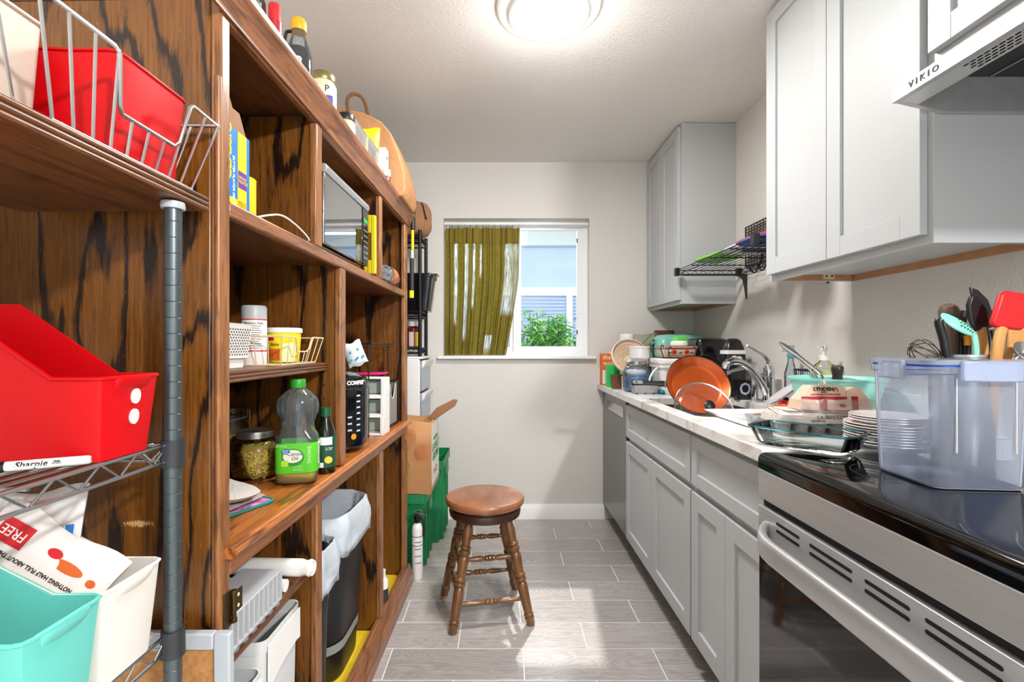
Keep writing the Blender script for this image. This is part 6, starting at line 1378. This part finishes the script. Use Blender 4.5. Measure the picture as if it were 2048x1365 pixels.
MB().loft([rrect(.018, .012, .040, .008, 4, (-.130, 0, 0)), rrect(.018, .012, .046, .008, 4, (-.130, 0, 0))]).build('handle_tab', m_pyg, gd); MB().loft([rrect(.018, .012, .040, .008, 4, (.130, 0, 0)), rrect(.018, .012, .046, .008, 4, (.130, 0, 0))]).build('handle_tab', m_pyg, gd)
# stack of plates: every plate its own object
m_pla = mat('plate_white', (236, 230, 224), .25, coat=.3)
def plate_prof(r): return [(0, 0), (r*.60, 0), (r*.62, .002), (r*.97, .0125), (r, .0135), (r*.99, .0155), (r*.93, .0145), (r*.60, .004), (0, .0035)]
names = ['bottom', 'second', 'third', 'fourth', 'fifth', 'sixth', 'seventh', 'eighth']
p0 = None
for k in range(8):
    lab = 'white plate, %s of the larger plates counted up from the cooktop in the stack' % names[k]
    if p0 is None: o = p0 = MB().lathe(plate_prof(.096), n=56).build('plate', m_pla)
    else: o = p0.copy(); COL.objects.link(o)
    o.location = (.997+.0015*(k % 3-1), 1.25+.001*(k % 2), ZK+.0008+k*.0068); tag(o, lab, 'plate', 'white plates stacked beside the storage tub')
p1_ = None
for k in range(3):
    lab = 'smaller white plate, %s of three lying on top of the plate stack' % ('lowest', 'middle', 'topmost')[k]
    if p1_ is None: o = p1_ = MB().lathe(plate_prof(.086), n=56).build('plate', m_pla)
    else: o = p1_.copy(); COL.objects.link(o)
    o.location = (1.0, 1.252, ZK+.0565+k*.0056); tag(o, lab, 'plate', 'white plates stacked beside the storage tub')
rf = thing('fluted_ramekin', 'white fluted ramekin on the cooktop seen through the storage tub', 'bowl', (1.165, 1.165, .9145))
fl2 = []
for r_, z in ((.046, 0), (.052, .050), (.055, .052), (.055, .058)):
    fl2.append([Vector(((r_+(.0012*cos(36*a) if z < .051 else 0))*cos(a), (r_+(.0012*cos(36*a) if z < .051 else 0))*sin(a), z)) for a in [2*PI*k/144 for k in range(144)]])
for r_, z in ((.051, .058), (.043, .006)): fl2.append([Vector((r_*cos(2*PI*k/144), r_*sin(2*PI*k/144), z)) for k in range(144)])
MB().loft(fl2).build('bowl_body', MATS['ceramic_white'], rf)
# clear storage tub with clip lid
cl = thing('storage_tub', 'tall clear plastic storage tub with blue-sealed lid standing on cooktop', 'container', (.886, .968, .9148), R(-5))
m_tub = glass('tub_plastic', (242, 247, 255), .27, (232, 239, 254), .12, ior=1.3)
hx_, hy_ = .090, .090
O = [rrect(hx_-.012, hy_-.012, .0, .022, 7), rrect(hx_-.007, hy_-.007, .006, .026, 7), rrect(hx_, hy_, .212, .03, 7), rrect(hx_+.004, hy_+.004, .214, .03, 7), rrect(hx_+.004, hy_+.004, .226, .03, 7)]
MB().loft(O, True, False, (True, False)).build('tub_body', m_tub, cl, smooth=40)
MB().loft([rrect(hx_-.010, hy_-.010, .0012, .022, 7), rrect(hx_-.010, hy_-.010, .0045, .022, 7)]).build('tub_base', glass('tub_base', (226, 230, 244), .5, (226, 228, 240), .1), cl)
MB().loft([rrect(hx_+.002, hy_+.002, .226, .03, 7), rrect(hx_+.002, hy_+.002, .230, .03, 7)]).build('blue_seal', mat('seal_blue', (46, 96, 196), .4), cl)
m_lidc = glass('tub_lid', (226, 236, 252), .5, (226, 234, 250), .12)
MB().loft([rrect(hx_+.006, hy_+.006, .2302, .03, 7), rrect(hx_+.007, hy_+.007, .238, .03, 7), rrect(hx_-.004, hy_-.004, .240, .025, 7)]).build('lid', m_lidc, cl)
for (x0, y0, x1, y1) in ((-hx_-.016, -.035, -hx_-.006, .035), (hx_+.006, -.035, hx_+.016, .035), (-.05, -hy_-.016, .05, -hy_-.006), (-.05, hy_+.006, .05, hy_+.016)):
    MB().box(x0, y0, .200, x1, y1, .238).build('clip', m_lidc, cl, bev=.003)
for x in (-.05, .05): MB().box(x-.0006, -hy_-.0012, .07, x+.0006, -hy_+.002, .205).build('moulded_line', mat('mould_white', (244, 246, 250), .4), cl)
# utensil crock and utensils
ucx, ucy = 1.048, 1.105
uc = cyl('utensil_crock', 'grey steel utensil crock standing behind the storage tub', 'crock', ucx, ucy, .9145, [('crock_body', [(0, 0), (.052, 0), (.055, .004), (.058, .238), (.060, .240), (.060, .246), (.056, .246), (.053, .008), (0, .006)], mat('crock_steel', (178, 180, 184), .3, .9), {'n': 40})])
def U(x, y, Y=None):  # photo ray onto the crock's depth
    Y = Y or ucy; return Vector(((x-1003)/970*Y, Y, 1.18-(y-692)/970*Y))
def rod(t, name, pts, r, m, flat=1, n=10): return MB().tube(smooth_path(pts, 5), r, n, flat=flat, up=(0, 1, 0)).build(name, m, t, smooth=60)
def flatshape(t, name, pts, y, th, m, bev=.003):
    return MB().prism([(p.x, p.z) for p in pts], 'y', y-th/2, y+th/2).build(name, m, t, bev=bev, smooth=50)
BOT = Vector((ucx, ucy, .96)); m_wood = mat('utensil_wood', (196, 142, 78), .55, var=.15, vscale=30, stretch=(1, 1, .1)); m_mint = mat('mint_silicone', (130, 214, 186), .45); m_nyl = mat('nylon_black', (20, 20, 22), .35); m_rsil = mat('red_silicone', (206, 14, 20), .45)
def uten(label): return thing('utensil', label, 'utensil', (0, 0, 0), 0, None)
t = uten('steel wire whisk leaning left out of the utensil crock'); t.name = 'whisk'
for k in range(5):
    a = PI*k/5; c0 = U(1880, 716, 1.06); tip = U(1822, 694, 1.06); d = tip-c0; sd2 = Vector((0, 1, 0)); up2 = d.cross(sd2).normalized()
    pts = [c0+d*s_+(sd2*cos(a)+up2*sin(a))*w for s_, w in ((0, .004), (.25, .016), (.6, .024), (.85, .020), (1, .0), (.85, -.020), (.6, -.024), (.25, -.016), (0, -.004))]
    rod(t, 'whisk_wire', pts, .0009, m_hook, n=6)
rod(t, 'handle', [U(1880, 716, 1.06), BOT+Vector((.02, .0, .01))], .006, m_chrome)
t = uten('black ribbed utensil handle at left in the crock, shorter one'); t.name = 'black_handle'
rod(t, 'handle', [BOT+Vector((-.03, -.03, 0)), U(1893, 715, 1.07), U(1887, 680, 1.07), U(1878, 648, 1.07), U(1880, 640, 1.07)], .0085, m_nyl)
t = uten('dark brown wooden pepper mill handle with rounded knob in crock'); t.name = 'wooden_pestle'
m_wal = mat('walnut', (96, 74, 62), .5)
rod(t, 'handle', [BOT+Vector((-.02, .03, 0)), U(1902, 712, 1.14), U(1900, 640, 1.14)], .0095, m_wal)
MB().lathe([(0, 0), (.010, .002), (.019, .014), (.020, .026), (.016, .038), (.006, .044), (0, .0445)], n=24, M=Matrix.Translation(U(1898, 645, 1.14))).build('knob', m_wal, t)
t = uten('black nylon utensil handle just behind the mint slotted spoon'); t.name = 'black_handle'
rod(t, 'handle', [BOT+Vector((.0, .035, 0)), U(1920, 712, 1.15), U(1922, 660, 1.15), U(1926, 622, 1.15)], .009, m_nyl)
t = uten('thin black handle beside an orange grip inside the crock'); t.name = 'black_handle'
rod(t, 'handle', [BOT+Vector((.012, .02, 0)), U(1936, 712, 1.13), U(1930, 670, 1.13)], .006, m_nyl); MB().lathe([(0, 0), (.009, .001), (.009, .024), (0, .025)], n=14, M=Matrix.Translation(U(1938, 692, 1.12))).build('orange_grip', mat('grip_orange', (240, 150, 20), .4), t)
t = uten('mint green slotted serving spoon in the utensil crock'); t.name = 'slotted_spoon'
rod(t, 'handle', [BOT+Vector((.0, -.03, 0)), U(1953, 716, 1.06), U(1948, 670, 1.06)], .0062, m_mint, .6)
hd = MB(); cS = U(1920, 648, 1.06)
def spoonf(a, b):
    th = 2*PI*a; r = b; x = r*cos(th)*.042*(1+.15*cos(th)); zz = r*sin(th)*.020; y = -.016*(1-r*r)
    ca, sa = cos(R(-26)), sin(R(-26)); return (cS.x+x*ca-zz*sa, cS.y+.01+y*.9+zz*.9, cS.z+x*sa+zz*ca)
hd.grid(32, 6, spoonf).build('spoon_bowl', m_mint, t, smooth=70, solid=.0025)
hl = MB()
for i in range(-2, 3):
    for j in range(-1, 2):
        x = .012+i*.008; zz = j*.0075; ca, sa = cos(R(-26)), sin(R(-26)); r2 = (x/.045)**2+(zz/.02)**2
        p = Vector((cS.x+x*ca-zz*sa, cS.y+.01-.0145*(1-r2)+zz*.9-.0022, cS.z+x*sa+zz*ca)); hl.lathe([(0, 0), (.0022, 0), (.0022, .0006), (0, .0006)], n=8, M=Matrix.Translation(p) @ Matrix.Rotation(R(90), 4, 'X'))
hl.build('drain_holes', mat('hole_green', (40, 90, 76), .7), t, kind='stuff')
t = uten('black silicone spatula with pale wooden handle in the crock'); t.name = 'spatula'
rod(t, 'handle', [BOT+Vector((.02, -.02, 0)), U(1968, 716, 1.08), U(1963, 655, 1.08)], .0095, m_wood, .6)
flatshape(t, 'blade', [U(1948, 664, 1.08), U(1976, 655, 1.08), U(1972, 618, 1.08), U(1962, 607, 1.08), U(1953, 590, 1.08), U(1940, 592, 1.08), U(1934, 610, 1.08), U(1938, 640, 1.08)], 1.08, .010, m_nyl)
t = uten('tall black nylon turner with slanted tip at back of crock'); t.name = 'turner'
rod(t, 'handle', [BOT+Vector((.03, .03, 0)), U(1972, 712, 1.15), U(1970, 650, 1.15)], .007, m_nyl, .6)
flatshape(t, 'blade', [U(1962, 660, 1.15), U(1985, 655, 1.15), U(1984, 625, 1.15), U(1975, 600, 1.15), U(1955, 580, 1.15), U(1938, 574, 1.15), U(1942, 592, 1.15), U(1952, 625, 1.15)], 1.15, .006, m_nyl)
t = uten('black ladle with round bowl right of the black turner'); t.name = 'ladle'
rod(t, 'handle', [BOT+Vector((.035, .01, 0)), U(1987, 716, 1.12), U(1985, 660, 1.12)], .006, m_nyl, .7)
MB().lathe([(0, -.012), (.012, -.010), (.018, 0), (.017, .002), (0, -.006)], n=24, sx=.9, M=Matrix.Translation(U(1986, 640, 1.12)) @ Matrix.Rotation(R(75), 4, 'X')).build('ladle_bowl', m_nyl, t)
t = uten('large red silicone spatula with wooden handle leaning right'); t.name = 'spatula'
rod(t, 'handle', [BOT+Vector((.03, -.035, 0)), U(1992, 718, 1.04), U(2004, 655, 1.04)], .0125, m_wood, .5)
flatshape(t, 'blade', [U(1980, 645, 1.04), U(1985, 655, 1.04), U(2040, 662, 1.04), U(2050, 650, 1.04), U(2060, 600, 1.04), U(2050, 588, 1.04), U(2012, 582, 1.04), U(1998, 588, 1.04)], 1.04, .012, m_rsil, .005)
t = uten('plain wooden spatula behind the red silicone one'); t.name = 'wooden_spatula'
rod(t, 'handle', [BOT+Vector((.04, .0, 0)), U(2014, 718, 1.10), U(2022, 690, 1.10)], .009, m_wood, .6)
flatshape(t, 'blade', [U(2012, 705, 1.10), U(2024, 705, 1.10), U(2040, 690, 1.10), U(2066, 670, 1.10), U(2066, 640, 1.10), U(2016, 655, 1.10)], 1.10, .007, m_wood)
t = uten('steel ladle leaning far right out of utensil crock'); t.name = 'steel_spoon'
rod(t, 'handle', [BOT+Vector((.03, .0, .0)), U(2020, 735, 1.06), U(2040, 712, 1.06)], .005, m_chrome)
MB().lathe([(0, -.014), (.016, -.010), (.024, 0), (.023, .001), (0, -.010)], n=24, M=Matrix.Translation(U(2052, 702, 1.06)) @ Matrix.Rotation(R(60), 4, 'X')).build('spoon_bowl', m_chrome, t)
